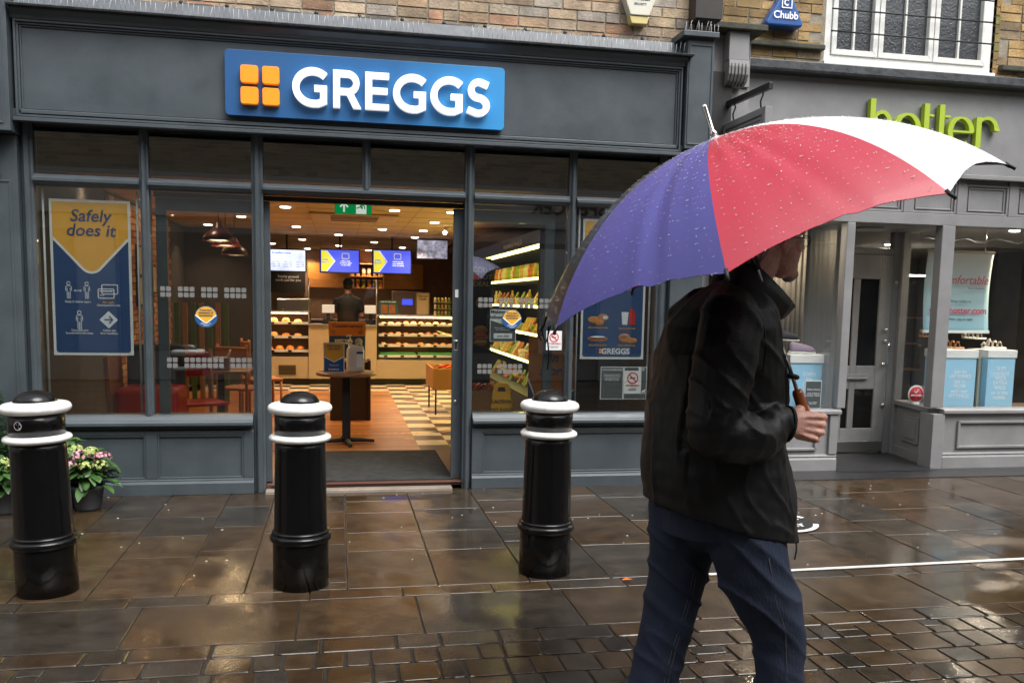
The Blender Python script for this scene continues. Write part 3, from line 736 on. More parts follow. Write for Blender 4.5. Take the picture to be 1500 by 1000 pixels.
struct(box('interior_wall', 3.0, 3.1, .17, 14, 0, 2.5, DWALL, None, 0)); struct(box('interior_wall', -2.45, -2.35, .17, 14, 0, 2.5, DWALL, None, 0))
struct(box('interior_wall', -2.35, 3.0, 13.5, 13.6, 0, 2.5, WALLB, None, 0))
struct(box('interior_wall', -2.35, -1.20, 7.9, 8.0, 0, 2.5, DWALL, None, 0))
mb = MB(); 
tj = MB()
for k in range(9): tj.box(-2.3+.65*k-.004, -2.3+.65*k+.004, .2, 13.4, 2.496, 2.4995)
for k in range(17): tj.box(-2.34, 2.99, .75*k+.5, .75*k+.508, 2.4965, 2.4995)
struct(tj.build('ceiling_grid', mat('grid_brown', (.25, .17, .11), .7)))
# brick clad left wall
IB = mat('interior_brick', (1, 1, 1), .8, var=.3, vs=25, bump=.5, attr=True)
mb = MB(); z = .1; r = 0
while z < 2.4:
    y = 3.3-(r % 2)*.11
    while y < 6.4:
        c = random.choice([(.40, .17, .08), (.48, .22, .10), (.32, .12, .06), (.5, .3, .16)]); k = random.uniform(.7, 1.15)
        mb.box(-2.349, -2.31+random.uniform(-.004, .004), y, y+.205, z, z+.063, tuple(v*k for v in c)); y += .217
    z += .074; r += 1
tag(mb.build('brick_cladding', IB, None, loc=(-2.33, 4, 0)), 'red brick feature wall along the left side of the bakery seating area', 'wall')
box('bulkhead', -2.45, 3.1, .17, .24, 2.30, 3.30, BLK, SF, 0)
# pilot lamps: downlights
LE = mat('lamp_face', (1, .93, .80), .5, emit=6)
TRIM = mat('lamp_trim', (.6, .5, .4), .4)
GW = 'downlights set in the bakery ceiling'
def downlight(x, y, pw=22, z=2.5, label='small round downlight glowing warm in the brown bakery ceiling', grp=GW, col=(1, .68, .42), r=.062):
    t = thing('ceiling_light', label, 'downlight', (x, y, z), grp)
    MB().lathe([(r+.016, z-.001), (r+.016, z-.008), (r, z-.010), (r, z-.002)], x, y, 20).build('trim', TRIM, t)
    MB().lathe([(r-.002, z-.003), (r-.004, z-.018), (.001, z-.020)], x, y, 20).build('lamp_face', LE, t)
    if pw:
        ld = bpy.data.lights.new('lamp_beam', 'AREA'); ld.shape = 'DISK'; ld.size = .12; ld.energy = pw; ld.color = col; ld.spread = radians(115)
        lo = bpy.data.objects.new('lamp_beam', ld); C.objects.link(lo); lo.location = (x, y, z-.03); lo.parent = t; lo.matrix_parent_inverse = Matrix.Translation(t.location).inverted()
for x, y in [(-.61, 4.15), (.65, 4.06), (1.33, 4.04), (-.62, 7.09), (.65, 7.05), (0, 8.54), (-.65, 10.09), (.65, 10.24), (-1.29, 11.67), (1.27, 8.6), (0, 11.69), (-.66, 13.2), (.64, 13.14), (1.28, 11.72),
             (1.28, 5.53), (1.27, 7.04), (-1.9, 7.27), (-1.26, 5.65), (-2.26, 2.34), (-1.34, 2.17), (1.74, 2.27), (2.56, 2.14)]:
    downlight(x, y, 4.6 if y > 3 else .8)
for x, y in ((1.95, 5.6), (1.75, 6.3)):
    t = thing('spot_lamp', 'small swivel spotlight on the ceiling near the security monitor', 'spotlight', (x-.2, y, 2.5), 'swivel spotlights by the monitor')
    MB().lathe([(.05, 2.499), (.05, 2.47), (.02, 2.46)], x-.2, y, 16).build('base', TRIM, t)
    MB().tube([(x-.2, y, 2.47), (x-.24, y-.06, 2.42)], .035, 12).build('head', TRIM, t)
    MB().ell((x-.245, y-.068, 2.413), (.03, .02, .03), 10).build('lamp_face', LE, t)
# exit sign
t = thing('exit_sign', 'green running man exit sign with white arrow hanging just inside the doorway', 'exit sign', (.11, .5, 2.5))
box('panel', -.03, .258, .5, .515, 2.105, 2.205, GREEN, t, .002)
for x in (0.02, .21): MB().tube([(x, .507, 2.206), (x, .507, 2.5)], .003, 6).build('hanger', STEEL, t)
mb = MB(); mb.stroke([(.042, 2.120), (.042, 2.190)], .014, .4975, .4995); mb.stroke([(.012, 2.158), (.042, 2.192)], .012, .497, .4995); mb.stroke([(.072, 2.158), (.042, 2.192)], .012, .4965, .4995); mb.build('arrow', EXITW, t)
mb = MB(); mb.prism([(.135, 2.109), (.215, 2.109), (.215, 2.201), (.135, 2.201)], .497, .4995); mb.build('door_symbol', EXITW, t)
mb = MB(); mb.ell((.172, .4955, 2.189), (.009, .001, .009), 10); mb.stroke([(.172, 2.177), (.182, 2.148)], .017, .494, .4965)
mb.stroke([(.172, 2.202), (.150, 2.196), (.140, 2.18)], .007, .4935, .4965); mb.stroke([(.176, 2.203), (.197, 2.195), (.213, 2.205)], .007, .493, .4965)
mb.stroke([(.182, 2.178), (.202, 2.166), (.200, 2.146)], .009, .4925, .4965); mb.stroke([(.181, 2.180), (.163, 2.160), (.138, 2.150)], .009, .492, .4965); mb.build('running_figure', GREEN, t)
# air conditioning cassette
t = thing('air_conditioner', 'square air conditioning cassette flush in the bakery ceiling', 'air conditioner', (.25, 5.2, 2.49))
ACM = mat('cassette_plastic', (.40, .27, .17), .5)
box('panel', -.35, .75, 4.7, 5.6, 2.470, 2.495, ACM, t, .01); box('grille', -.1, .5, 4.95, 5.35, 2.462, 2.469, mat('grille_dark', (.10, .06, .04), .6), t, .003)
for y in (4.78, 5.5): box('louvre', -.1, .5, y, y+.04, 2.464, 2.4695, BLK, t, .002)
# screens
def screen(x0, x1, z0, z1, y, label, face, hang=True, rot=0, nm='menu_screen', cat='screen'):
    cx = (x0+x1)/2
    t = thing(nm, label, cat, (cx, y, (z0+z1)/2))
    box('casing', x0-.02, x1+.02, y, y+.06, z0-.02, z1+.02, BLK, t, .004)
    box('display', x0, x1, y-.004, y-.0005, z0, z1, face, t, 0)
    if hang: MB().tube([(cx, y+.03, z1+.02), (cx, y+.03, 2.5)], .015, 8).build('pole', BLK, t)
    return t
SB1 = mat('screen_blue', (.045, .07, .55), .4, emit=.6); SY = mat('screen_yellow', (.5, .47, .03), .4, emit=.6); SWH = mat('screen_white', (.55, .62, .85), .4, emit=.6, var=.35, vs=3)
def smenu(x0, x1, z0, z1, y, label, w1, w2):
    t = screen(x0, x1, z0, z1, y, label, SB1)
    h = z1-z0; w = x1-x0
    MB().prism([(x0+.01, z0+.01), (x0+.09, z0+.01), (x0+.215, z0+h*.5), (x0+.09, z1-.01), (x0+.01, z1-.01)], y-.0055, y-.0042).build('yellow_arrow', SY, t)
    MB().stroke([(x0+.10, z0+.012), (x0+.235, z0+h*.5), (x0+.10, z1-.012)], .014, y-.007, y-.0045).build('white_chevron', SWH, t)
    text('lettering', w1, .045, x0+.075, y-.0065, z0+h*.5, SB1, t, bold=.02, italic=True, shear=.2)
    text('lettering', w2, .034, x0+w*.66, y-.0065, z0+h*.42, SWH, t, bold=.02)
    mb = MB(); mb.stroke(rrect(x0+w*.56, x0+w*.74, z0+h*.62, z0+h*.86, .01), .008, y-.006, y-.0042, closed=True); mb.build('icon', SY, t)
t = screen(-1.17, -.56, 1.89, 2.24, 9.0, 'pale white menu screen hanging leftmost above the bakery counter', SWH)
text('lettering', 'breakfast menu', .05, -.95, 8.994, 2.19, SB1, t, bold=.02)
for k in range(3): text('lettering', 'rolls  2.10\nbakes  1.60\ncoffee 1.75', .032, -1.05+.2*k, 8.994, 2.0, NAVY, t, lsp=1.2)
smenu(-.30, .34, 1.89, 2.26, 9.0, 'blue and yellow menu screen hanging in the middle above the counter', 'safely\ndoes it', 'please stay\n2 metres apart\nin the shop')
smenu(.59, 1.23, 1.895, 2.28, 9.0, 'blue and yellow menu screen hanging right of the middle above the counter', 'safely\ndoes it', 'thank you for\nyour patience\nwhile we serve')
CC = mat('cctv_picture', (.30, .32, .45), .4, emit=.28, var=.95, vs=9)
t = screen(1.34, 1.86, 2.16, 2.47, 8.9, 'tilted security monitor with a grey picture in the upper right of the doorway', CC, hang=False, nm='security_monitor', cat='monitor')
MB().tube([(1.88, 8.95, 2.35), (2.0, 9.0, 2.45), (2.0, 9.0, 2.5)], .02, 8).build('wall_arm', BLK, t)
# back wall wooden panels, chalkboard, jar shelf
WOODP = mat('orange_wood_panel', (.50, .22, .05), .5, var=.25, vs=5, stretch=(1, 1, 6))
t = thing('wall_panel', 'orange wood panelling on the back wall behind the counter', 'panelling', (.6, 13.45, 1.9))
box('panel', -.66, .22, 13.42, 13.49, 1.67, 2.20, WOODP, t, .004); box('panel', .98, 1.86, 13.42, 13.49, 1.67, 2.22, WOODP, t, .004)
t = thing('chalkboard', 'dark chalkboard with white writing left of the wood panelling', 'chalkboard', (-1.1, 13.4, 1.8))
box('board', -1.45, -.72, 13.40, 13.44, 1.55, 2.05, BLK, t, .004); text('lettering', 'freshly ground\nmade just for you', .075, -1.08, 13.398, 1.85, INK, t)
JS = thing('shelf_unit', 'two tier shelf of coffee tubs on the back wall', 'shelf', (.6, 13.4, 1.7))
SH = mat('shelf_wood', (.45, .22, .07), .5)
for z in (1.66, 1.915, 2.19): box('shelf', .23, .97, 13.25, 13.49, z, z+.02, SH, JS, .003)
for x in (.225, .962): box('side', x, x+.012, 13.25, 13.49, 1.681, 2.189, SH, JS, .002)
JC = [mat('tub_cream', (.75, .62, .40), .4), mat('tub_green', (.30, .42, .08), .4), mat('tub_amber', (.70, .35, .06), .4)]
protos = []
def tub(x, y, z, m, first=None):
    t = thing('coffee_tub', 'cylindrical coffee tub with pale lid on the back wall shelf', 'tub', (x, y, z), 'coffee tubs on the shelf behind the counter')
    MB().lathe([(.042, z), (.042, z+.15)], x, y, 14).build('tub_body', m, t); MB().lathe([(.044, z+.151), (.044, z+.175), (.035, z+.18)], x, y, 14).build('lid', JC[0], t)
for r, z in enumerate((1.681, 1.936)):
    for k in range(6): tub(.295+k*.122, 13.34, z, JC[0] if r or k < 1 else JC[(k % 2)+1])
# hot glow behind the counter
CREAM = mat('counter_cream', (.50, .38, .25), .45, var=.06)
DPL = mat('plinth_brown', (.03, .02, .015), .5)
CT = thing('shop_counter', 'long cream bakery counter with dark plinth and vent grille', 'counter', (.3, 8.2, 0))
box('front_panel', -1.75, -.48, 7.98, 8.05, .14, .49, CREAM, CT, .004); box('front_panel', -.478, .608, 7.96, 8.05, .14, .98, CREAM, CT, .004); box('front_panel', .61, 1.95, 7.98, 8.05, .14, .45, CREAM, CT, .004)
box('plinth', -1.75, 1.95, 8.02, 8.1, .05, .139, DPL, CT, .003)
box('worktop', -.48, .608, 7.93, 8.6, .981, 1.02, STEEL, CT, .003); box('carcass', -1.75, 1.95, 8.06, 8.7, .14, .43, CREAM, CT, .003)
mb = MB(); mb.box(-.95, -.68, 7.968, 7.979, .20, .36); mb.build('vent', mat('vent_brown', (.16, .11, .07), .5), CT)
mb = MB()
for k in range(7): mb.box(-.945, -.685, 7.962, 7.967, .21+k*.021, .218+k*.021)
mb.build('vent_slats', DPL, CT)
TRAYM = mat('tray_black', (.02, .02, .02), .4); SHELFG = mat('shelf_steel', (.55, .50, .42), .3, metal=.6)
STRIP = mat('warm_strip_light', (1, .72, .40), .5, emit=4)
def case(x0, x1, z0, z1, nsh, label):
    t = thing('display_case', label, 'display case', ((x0+x1)/2, 8.3, z0))
    box('end_panel', x0-.02, x0, 8.0, 8.6, z0, z1, BLK, t, .003); box('end_panel', x1, x1+.02, 8.0, 8.6, z0, z1, BLK, t, .003)
    box('back_panel', x0, x1, 8.61, 8.63, z0, z1, mat('case_back', (.10, .06, .035), .5), t, 0)
    box('top', x0-.02, x1+.02, 8.0, 8.63, z1, z1+.02, SHELFG, t, .003)
    MB().box(x0, x1, 7.99, 7.996, z0, z1).build('front_glass', GLASSC, t)
    zs = []
    for k in range(nsh):
        z = z0+.02+(z1-z0-.03)*(k+.25)/nsh; zs.append(z)
        box('shelf', x0+.002, x1-.002, 8.02+.05*k*0, 8.6, z, z+.012, SHELFG, t, .002)
        box('label_rail', x0+.002, x1-.002, 8.0, 8.018, z-.012, z+.028, PAPER, t, .002)
        n = int((x1-x0)/.27)
        for q in range(n): a = x0+.09+q*.27; MB().box(a, a+.055, 7.997, 7.9995, z-.008, z+.024).build('price_card', TRAYM, t)
    box('light_strip', x0+.02, x1-.02, 8.03, 8.05, z1-.018, z1-.002, STRIP, t, 0)
    ld = bpy.data.lights.new('case_lamp', 'AREA'); ld.shape = 'RECTANGLE'; ld.size = x1-x0-.1; ld.size_y = .12; ld.energy = 3.2*(x1-x0); ld.color = (1, .62, .3)
    lo = bpy.data.objects.new('case_lamp', ld); C.objects.link(lo); lo.location = ((x0+x1)/2, 8.1, z1-.03); lo.rotation_euler = (radians(-25), 0, 0); par(lo, t)
    for z in zs[1:]:
        ld = bpy.data.lights.new('shelf_lamp', 'AREA'); ld.shape = 'RECTANGLE'; ld.size = x1-x0-.1; ld.size_y = .05; ld.energy = .9*(x1-x0); ld.color = (1, .55, .25)
        lo = bpy.data.objects.new('shelf_lamp', ld); C.objects.link(lo); lo.location = ((x0+x1)/2, 8.06, z-.012); par(lo, t)
    return zs
BREAD = [mat('bread_gold', (.55, .22, .05), .55, var=.35, vs=14, bump=.4), mat('bread_pale', (.65, .36, .14), .6, var=.3, vs=14, bump=.4), mat('bread_brown', (.34, .12, .035), .5, var=.3, vs=14, bump=.4)]
def roll(x, y, z, rx, ry, rz, m, lab, g):
    mb = MB(); rings = []
    for i in range(7):
        th = radians(i*90/6.01); 
        rings.append([(x+rx*(cos(th)**.6)*cos(2*pi*k/14), y+ry*(cos(th)**.6)*sin(2*pi*k/14), z+rz*sin(th)) for k in range(14)])
    mb.loft(rings); o = mb.build('bread_roll' if 'roll' in lab else 'pastry', m, None, loc=(x, y, z)); tag(o, lab, 'bread roll' if 'roll' in lab else 'pastry', g)
zs = case(-1.70, -.48, .50, 1.20, 3, 'glass fronted display case of golden rolls left of the till')
for k, z in enumerate(zs):
    for q in range(7 if k == 0 else 6):
        roll(-1.60+q*(.165 if k == 0 else .19), 8.14, z+.013, .068, .09, random.uniform(.05, .08), BREAD[q % 2 if k else 0], 'round golden bread roll in the left display case', 'golden rolls in the left display case')
zs = case(.64, 1.93, .44, 1.16, 4, 'glass fronted display case of trays and pastries right of the till')
GRT = mat('green_tray', (.03, .28, .06), .5)
for k, z in enumerate(zs):
    if k == 0:
        for a, b in ((.66, 1.25), (1.29, 1.9)): tag(box('tray', a, b, 8.03, 8.35, z+.0125, z+.06, GRT, None, .004, loc=(a, 8.2, z)), 'long green tray low in the right display case', 'tray', 'green trays in the right display case')
    else:
        for q in range(10): roll(.72+q*.124, 8.12, z+.013, .05, .08, random.uniform(.022, .05), BREAD[(q+k) % 3], 'flat baked pastry in the right display case', 'pastries in the right display case')
# low glass case under the till (muffins), tills, machines
zs = case(-.44, .02, .70, .96, 2, 'small glass case of cakes set beside the till')
for z in zs:
    for q in range(3): roll(-.34+q*.14, 8.13, z+.013, .045, .05, .05, BREAD[(q+1) % 3], 'small round cake in the case beside the till', 'cakes beside the till')
def till(x, label):
    t = thing('till', label, 'till', (x, 8.3, 1.02))
    box('till_base', x-.09, x+.09, 8.2, 8.4, 1.021, 1.10, BLK, t, .01); box('till_stand', x-.03, x+.03, 8.26, 8.3, 1.10, 1.2, BLK, t, .004)
    mb = MB(); mb.prism([(8.25, 1.2), (8.22, 1.33), (8.25, 1.335), (8.28, 1.205)], x-.10, x+.10, 'yz'); mb.build('till_screen', mat('till_screen_face', (.75, .7, .6), .4, emit=.25), t, .003)
till(-.17, 'till with a glowing pale screen left of the server'); till(.52, 'till with a pale screen right of the server')
t = thing('back_counter', 'dark steel work counter along the back wall behind the server', 'counter', (.2, 13, 0))
box('cabinet', -1.6, 2.6, 12.7, 13.4, FZ, .95, mat('brushed_dark', (.09, .07, .06), .4), t, .01); box('worktop', -1.62, 2.62, 12.65, 13.41, .951, .99, STEEL, t, .004)
t = thing('coffee_machine', 'steel coffee machine on the back counter', 'coffee machine', (-.95, 12.9, .99))
box('machine_body', -1.3, -.6, 12.75, 13.2, .991, 1.42, STEEL, t, .03); box('drip_tray', -1.25, -.65, 12.66, 12.749, 1.0, 1.04, BLK, t, .004)
for x in (-1.15, -.95, -.75): MB().tube([(x, 12.72, 1.2), (x, 12.68, 1.17), (x, 12.66, 1.1)], .012, 8).build('spout', CHROME, t)
t = thing('drinks_machine', 'tall grey drinks machine with a blue lit screen behind the right case', 'machine', (1.42, 12.8, .99))
box('machine_body', 1.15, 1.75, 12.8, 13.2, .991, 1.62, mat('machine_grey', (.18, .12, .09), .5), t, .02); box('machine_screen', 1.35, 1.58, 12.79, 12.799, 1.32, 1.45, SB1, t, .002)
t = thing('poster_stand', 'pale framed notice standing on the right display case', 'notice', (1.35, 8.5, 1.18))
box('frame', 1.29, 1.52, 8.5, 8.52, 1.181, 1.56, mat('notice_frame', (.25, .18, .12), .5), t, .004); box('notice_sheet', 1.31, 1.50, 8.496, 8.4995, 1.2, 1.54, mat('notice_paper', (.5, .38, .25), .6), t, 0)
text('lettering', 'Allergen\nGuide', .05, 1.405, 8.4945, 1.48, BLK, t, bold=.02)
t = thing('menu_card', 'teal notice card with two photographs standing on the right display case', 'card', (.86, 8.45, 1.18))
TEAL = mat('card_teal', (.015, .10, .14), .5)
box('card', .66, .98, 8.45, 8.46, 1.181, 1.42, TEAL, t, .003); text('lettering', 'NEW IN THE SHOP', .03, .82, 8.448, 1.395, INK, t, bold=.02)
for x in (.72, .85): box('picture', x-.02, x+.09, 8.446, 8.4495, 1.2, 1.35, BREAD[2], t, 0)
t = thing('condiment_rack', 'wire rack of small jars on top of the right display case', 'rack', (1.72, 8.4, 1.18))
for z in (1.181, 1.29, 1.40): box('rack_tier', 1.58, 1.88, 8.35, 8.5, z, z+.008, STEEL, t, .002)
for z in (1.19, 1.299, 1.409):
    for q in range(5): MB().lathe([(.022, z), (.022, z+.06), (.014, z+.075)], 1.61+q*.06, 8.42, 10).build('jar', JC[q % 3], t)
t = thing('screen_guard', 'clear plastic guard on thin posts in front of the till', 'guard', (.3, 7.95, 1.02))
for x in (-.47, .60): MB().tube([(x, 7.945, 1.02), (x, 7.945, 1.75)], .010, 8).build('post', STEEL, t)
MB().box(-.46, .59, 7.943, 7.947, 1.12, 1.74).build('guard_pane', GLASSC, t)
# server (seen from behind), standing between counters
def tp(rings, n=18): return rings
SKIN = mat('skin', (.74, .40, .32), .45, var=.20, vs=32, bump=.25, bs=120)
MT['skin'].node_tree.nodes['Principled BSDF'].inputs['Subsurface Weight'].default_value = .12
MT['skin'].node_tree.nodes['Principled BSDF'].inputs['Subsurface Radius'].default_value = (.012, .004, .002)
def ering(c, ex, ey, rx, ry, n=20, p=1.0):
    c = V(c); ex = V(ex); ey = V(ey); o = []
    for k in range(n):
        a = 2*pi*k/n; ca, sa = cos(a), sin(a)
        f = lambda t: (abs(t)**p)*(1 if t > 0 else -1)
        o.append(c+ex*(rx*f(ca))+ey*(ry*f(sa)))
    return o
def server(x, y):
    t = thing('person', 'server in black top and dark cap behind the counter with their back turned', 'person', (x, y, FZ))
    mb = MB(); X, Y_ = (1, 0, 0), (0, 1, 0)
    mb.loft([ering((x, y, z), X, Y_, a, b) for z, a, b in ((FZ, .10, .08), (.5, .14, .10), (.9, .17, .12), (1.15, .15, .11), (1.35, .19, .11), (1.46, .17, .09), (1.50, .06, .06), (1.58, .055, .055))])
    mb.ell((x, y, 1.67), (.077, .095, .115)); mb.ell((x+.078, y+.01, 1.655), (.01, .018, .03)); mb.ell((x-.078, y+.01, 1.655), (.01, .018, .03))
    for s in (-1, 1): mb.tube([(x+s*.17, y, 1.42), (x+s*.23, y+.02, 1.15), (x+s*.14, y+.22, 1.10), (x+s*.10, y+.33, 1.10)], [.05, .045, .04, .028], 10)
    for s in (-1, 1):
        for k in range(4): mb.tube([(x+s*(.09+.016*k-.02), y+.33, 1.10), (x+s*(.09+.016*k-.02), y+.38, 1.09), (x+s*(.09+.016*k-.02), y+.40, 1.07)], .009, 6)
    mb.build('body', SKIN, t, remesh=.010, smooth_it=2)
    mb = MB(); BT = mat('black_uniform', (.012, .013, .015), .7, bump=.2)
    mb.loft([ering((x, y, z), X, Y_, a, b) for z, a, b in ((.45, .19, .15), (.9, .20, .15), (1.15, .18, .14), (1.35, .215, .14), (1.45, .19, .12), (1.50, .09, .08), (1.53, .075, .075))])
    for s in (-1, 1): mb.tube([(x+s*.17, y, 1.43), (x+s*.24, y+.01, 1.20)], [.075, .065], 12)
    mb.build('shirt', BT, t, remesh=.014, smooth_it=4)
    mb = MB(); mb.ell((x, y-.01, 1.71), (.090, .108, .095)); mb.tube([(x, y+.06, 1.72), (x, y+.17, 1.70)], [.07, .05], 12, flat=.15); mb.build('cap', BT, t, remesh=.01, smooth_it=2)
    mb = MB(); mb.ell((x, y-.02, 1.655), (.084, .095, .07)); mb.build('hair', mat('brown_hair', (.05, .025, .012), .6), t, remesh=.01)
server(.16, 9.3)
# table with sanitiser and notice by the door
TB = thing('table', 'round wooden pedestal table with black cross base just inside the doorway', 'table', (.07, 1.95, FZ))
TW = mat('table_wood', (.36, .17, .07), .35, var=.2, vs=5, stretch=(1, 8, 1), coat=.3)
MB().lathe([(.27, .712), (.283, .716), (.285, .73), (.28, .745), (.26, .748)], .07, 1.95, 48).build('table_top', TW, TB)
MB().lathe([(.10, .70), (.10, .711)], .07, 1.95, 20).build('mounting_plate', BLK, TB)
box('column', .03, .11, 1.91, 1.99, FZ+.05, .70, BLK, TB, .006)
for a in (0, 90, 180, 270):
    d = V((cos(radians(a+8)), sin(radians(a+8)), 0))
    MB().tube([V((.07, 1.95, .085)), V((.07, 1.95, .08))+d*.16, V((.07, 1.95, .068))+d*.27], [.03, .024, .018], 10, flat=.8).build('leg', BLK, TB)
t = thing('table_notice', 'small amber and blue notice reading clean hands on the round table', 'notice', (-.04, 1.87, .75))
x0, x1, z0, z1, yy = -.142, .052, .7485, 1.03, 1.80
box('notice_board', x0, x1, yy, yy+.008, z0, z1, PAPER, t, .001)
MB().prism(rrect(x0+.008, x1-.008, z0+.008, z1-.008, .004), yy-.0012, yy-.0002).build('blue_field', BLUE, t)
cx = (x0+x1)/2
MB().prism([(x0+.008, z1-.008), (x0+.008, z1-.13), (cx, z0+.105), (x1-.008, z1-.13), (x1-.008, z1-.008)], yy-.0024, yy-.0014).build('amber_field', AMBER, t)
MB().stroke([(x0+.008, z1-.133), (cx, z0+.10), (x1-.008, z1-.133)], .008, yy-.0034, yy-.0026).build('white_chevron', INK, t)
text('lettering', 'Clean hands,\nsafe hands', .026, cx, yy-.004, z1-.045, NAVY, t, bold=.02); text('lettering', 'please use the sanitiser\nwhen you come in', .010, cx, yy-.003, z0+.07, INK, t, bold=.01)
text('lettering', 'GREGGS', .02, cx+.01, yy-.003, z0+.03, INK, t, bold=.03)
mb = MB(); 
for a in (0, 1):
    for b in (0, 1): mb.prism(rrect(cx-.05+a*.009, cx-.043+a*.009, z0+.024+b*.009, z0+.031+b*.009, .001, 2), yy-.0035, yy-.0022)
mb.build('orange_squares', ORANGE, t)
t = thing('sanitiser_bottle', 'large translucent white jerrycan of hand sanitiser with a pump on the round table', 'bottle', (.15, 1.92, .75))
JM = mat('milky_plastic', (.72, .66, .56), .3, coat=.2)
mb = MB(); X, Y_ = (1, 0, 0), (0, 1, 0)
mb.loft([ering((.155+dx, 1.90, z), X, Y_, a, b, 24, .55) for z, a, b, dx in ((.749, .075, .06, 0), (.755, .083, .066, 0), (.80, .085, .068, 0), (.92, .085, .068, 0), (.96, .083, .066, 0), (.985, .07, .055, 0), (1.0, .045, .04, -.02), (1.01, .02, .02, -.05), (1.025, .02, .02, -.05))])
mb.build('container', JM, t)
MB().tube([(.155, 1.90, .985), (.165, 1.90, 1.012), (.205, 1.90, 1.012), (.225, 1.90, .975)], .013, 10).build('carry_handle', JM, t)
MB().lathe([(.022, 1.026), (.022, 1.045), (.008, 1.05), (.006, 1.085), (.014, 1.09), (.014, 1.10)], .105, 1.90, 14).build('pump', JM, t)
MB().tube([(.105, 1.90, 1.095), (.085, 1.89, 1.095), (.072, 1.885, 1.085)], .006, 8).build('nozzle', JM, t)
box('label', .165, .225, 1.8285, 1.831, .80, .94, INK, t, 0); box('label_band', .165, .225, 1.827, 1.8282, .925, .945, NAVY, t, 0)
# kiosk behind with two boards
t = thing('queue_kiosk', 'dark brown cabinet with counter service boards standing behind the round table', 'cabinet', (.1, 3.7, FZ))
KB = mat('kiosk_brown', (.035, .022, .016), .5)
box('cabinet', -.10, .33, 3.6, 4.0, FZ, .72, KB, t, .006); box('plinth', -.08, .31, 3.62, 3.98, FZ+.001, .09, BLK, t, .002)
box('side_panel', .3305, .36, 3.58, 3.95, FZ, .74, KB, t, .004)
box('post', -.01, .03, 3.70, 3.73, .72, 1.15, SH, t, .003); box('post', .27, .30, 3.70, 3.73, .72, 1.15, SH, t, .003)
OB = mat('board_orange', (.45, .15, .015), .5)
box('orange_board', -.115, .305, 3.66, 3.69, 1.02, 1.175, OB, t, .004); text('lettering', 'Counter service', .052, .095, 3.658, 1.13, NAVY, t, bold=.02, shear=.2)
for x in (-.06, .25): mb = MB(); mb.stroke(arc(x, 1.06, .018, .018, 0, 350, 14), .007, 3.655, 3.659); mb.build('arrow_roundel', NAVY, t)
box('blue_board', -.11, .30, 3.665, 3.69, .76, 1.018, NAVY, t, .004); text('lettering', 'DON\'T WAIT\nORDER NOW', .032, .05, 3.663, .95, INK, t, bold=.03)
MB().lathe([(.045, 0), (.045, .003)], 0, 0, 24).build('roundel', mat('roundel_grey', (.3, .3, .3), .5), t).data.transform(Matrix.Translation((.225, 3.662, .95)) @ Matrix.Rotation(pi/2, 4, 'X'))
# floor tape and arrows
TAPE = mat('yellow_tape', (.75, .42, .02), .4)
mb = MB()
for k in range(12):
    x = -.05+k*.075; mb.add([(x, 2.50, FZ+.004), (x+.04, 2.50, FZ+.004), (x+.06, 2.55, FZ+.004), (x+.02, 2.55, FZ+.004)], [(0, 1, 2, 3)])
tag(mb.build('floor_tape', TAPE, None, loc=(.3, 2.5, FZ)), 'yellow and black striped tape stuck across the wooden floor', 'tape')
FARR = mat('floor_orange', (.85, .25, .02), .4)
for k, (x, y) in enumerate(((1.17, 4.33), (1.15, 2.62), (1.05, 5.6), (-.42, 1.55), (-.38, 2.3), (1.0, 6.4))):
    t = thing('floor_arrow', 'dark blue floor sticker with orange arrow' + (' on the chequered floor' if x > .5 else ' on the wooden floor left of the mat'), 'floor sticker', (x, y, FZ), 'arrow stickers on the chequered floor' if x > .5 else 'arrow stickers on the wooden floor')
    MB().add([(x-.2, y, FZ+.003), (x, y-.13, FZ+.003), (x+.2, y, FZ+.003), (x, y+.13, FZ+.003)], [(0, 1, 2, 3)]).build('diamond', NAVY, t)
    MB().add([(x-.12, y-.03, FZ+.005), (x, y+.07, FZ+.005), (x+.12, y-.03, FZ+.005), (x+.05, y-.03, FZ+.005), (x, y+.015, FZ+.005), (x-.05, y-.03, FZ+.005)], [(0, 1, 4, 5), (1, 2, 3, 4)]).build('arrow', FARR, t)
# low wooden display of snacks right of the doorway
def crate(x0, x1, y0_, y1_, z0, z1, label):
    t = thing('display_bin', label, 'display bin', ((x0+x1)/2, (y0_+y1_)/2, FZ))
    for a in ((x0, x1, y0_, y0_+.02), (x0, x1, y1_-.02, y1_), (x0, x0+.02, y0_+.021, y1_-.021), (x1-.02, x1, y0_+.021, y1_-.021)): box('bin_side', *a, z0, z1, SH, t, .003)
    box('bin_floor', x0+.021, x1-.021, y0_+.021, y1_-.021, z1-.09, z1-.07, SH, t, 0)
    for x in (x0+.03, x1-.05):
        for y in (y0_+.03, y1_-.05): box('leg', x, x+.02, y, y+.02, FZ, z0-.0005, BLK, t, .002)
PK = [mat('pack_red', (.6, .03, .02), .35), mat('pack_orange', (.75, .22, .02), .35), mat('pack_green', (.05, .3, .05), .35), mat('pack_blue', (.03, .12, .4), .35), mat('pack_cream', (.6, .5, .3), .4)]
def pack(x, y, z, m, s, lab, g, rz=0, tilt=0.):
    # pillow bag: lens cross-section with crimped ends
    mb = MB(); w, h, d = s
    mb.loft([[(u*wx, v*d, k*h) for u, v in ((-1, 0), (-.6, -.8), (0, -1), (.6, -.8), (1, 0), (.6, .8), (0, 1), (-.6, .8))] for k, wx, d in ((-1, w, d*.05), (-.8, w*.97, d*.5), (0, w*.93, d), (.8, w*.97, d*.5), (1, w, d*.05))])
    o = mb.build('snack_packet', m, None); o.location = (x, y, z+h); o.rotation_euler = (tilt, random.uniform(-.3, .3), rz); tag(o, lab, 'snack packet', g)
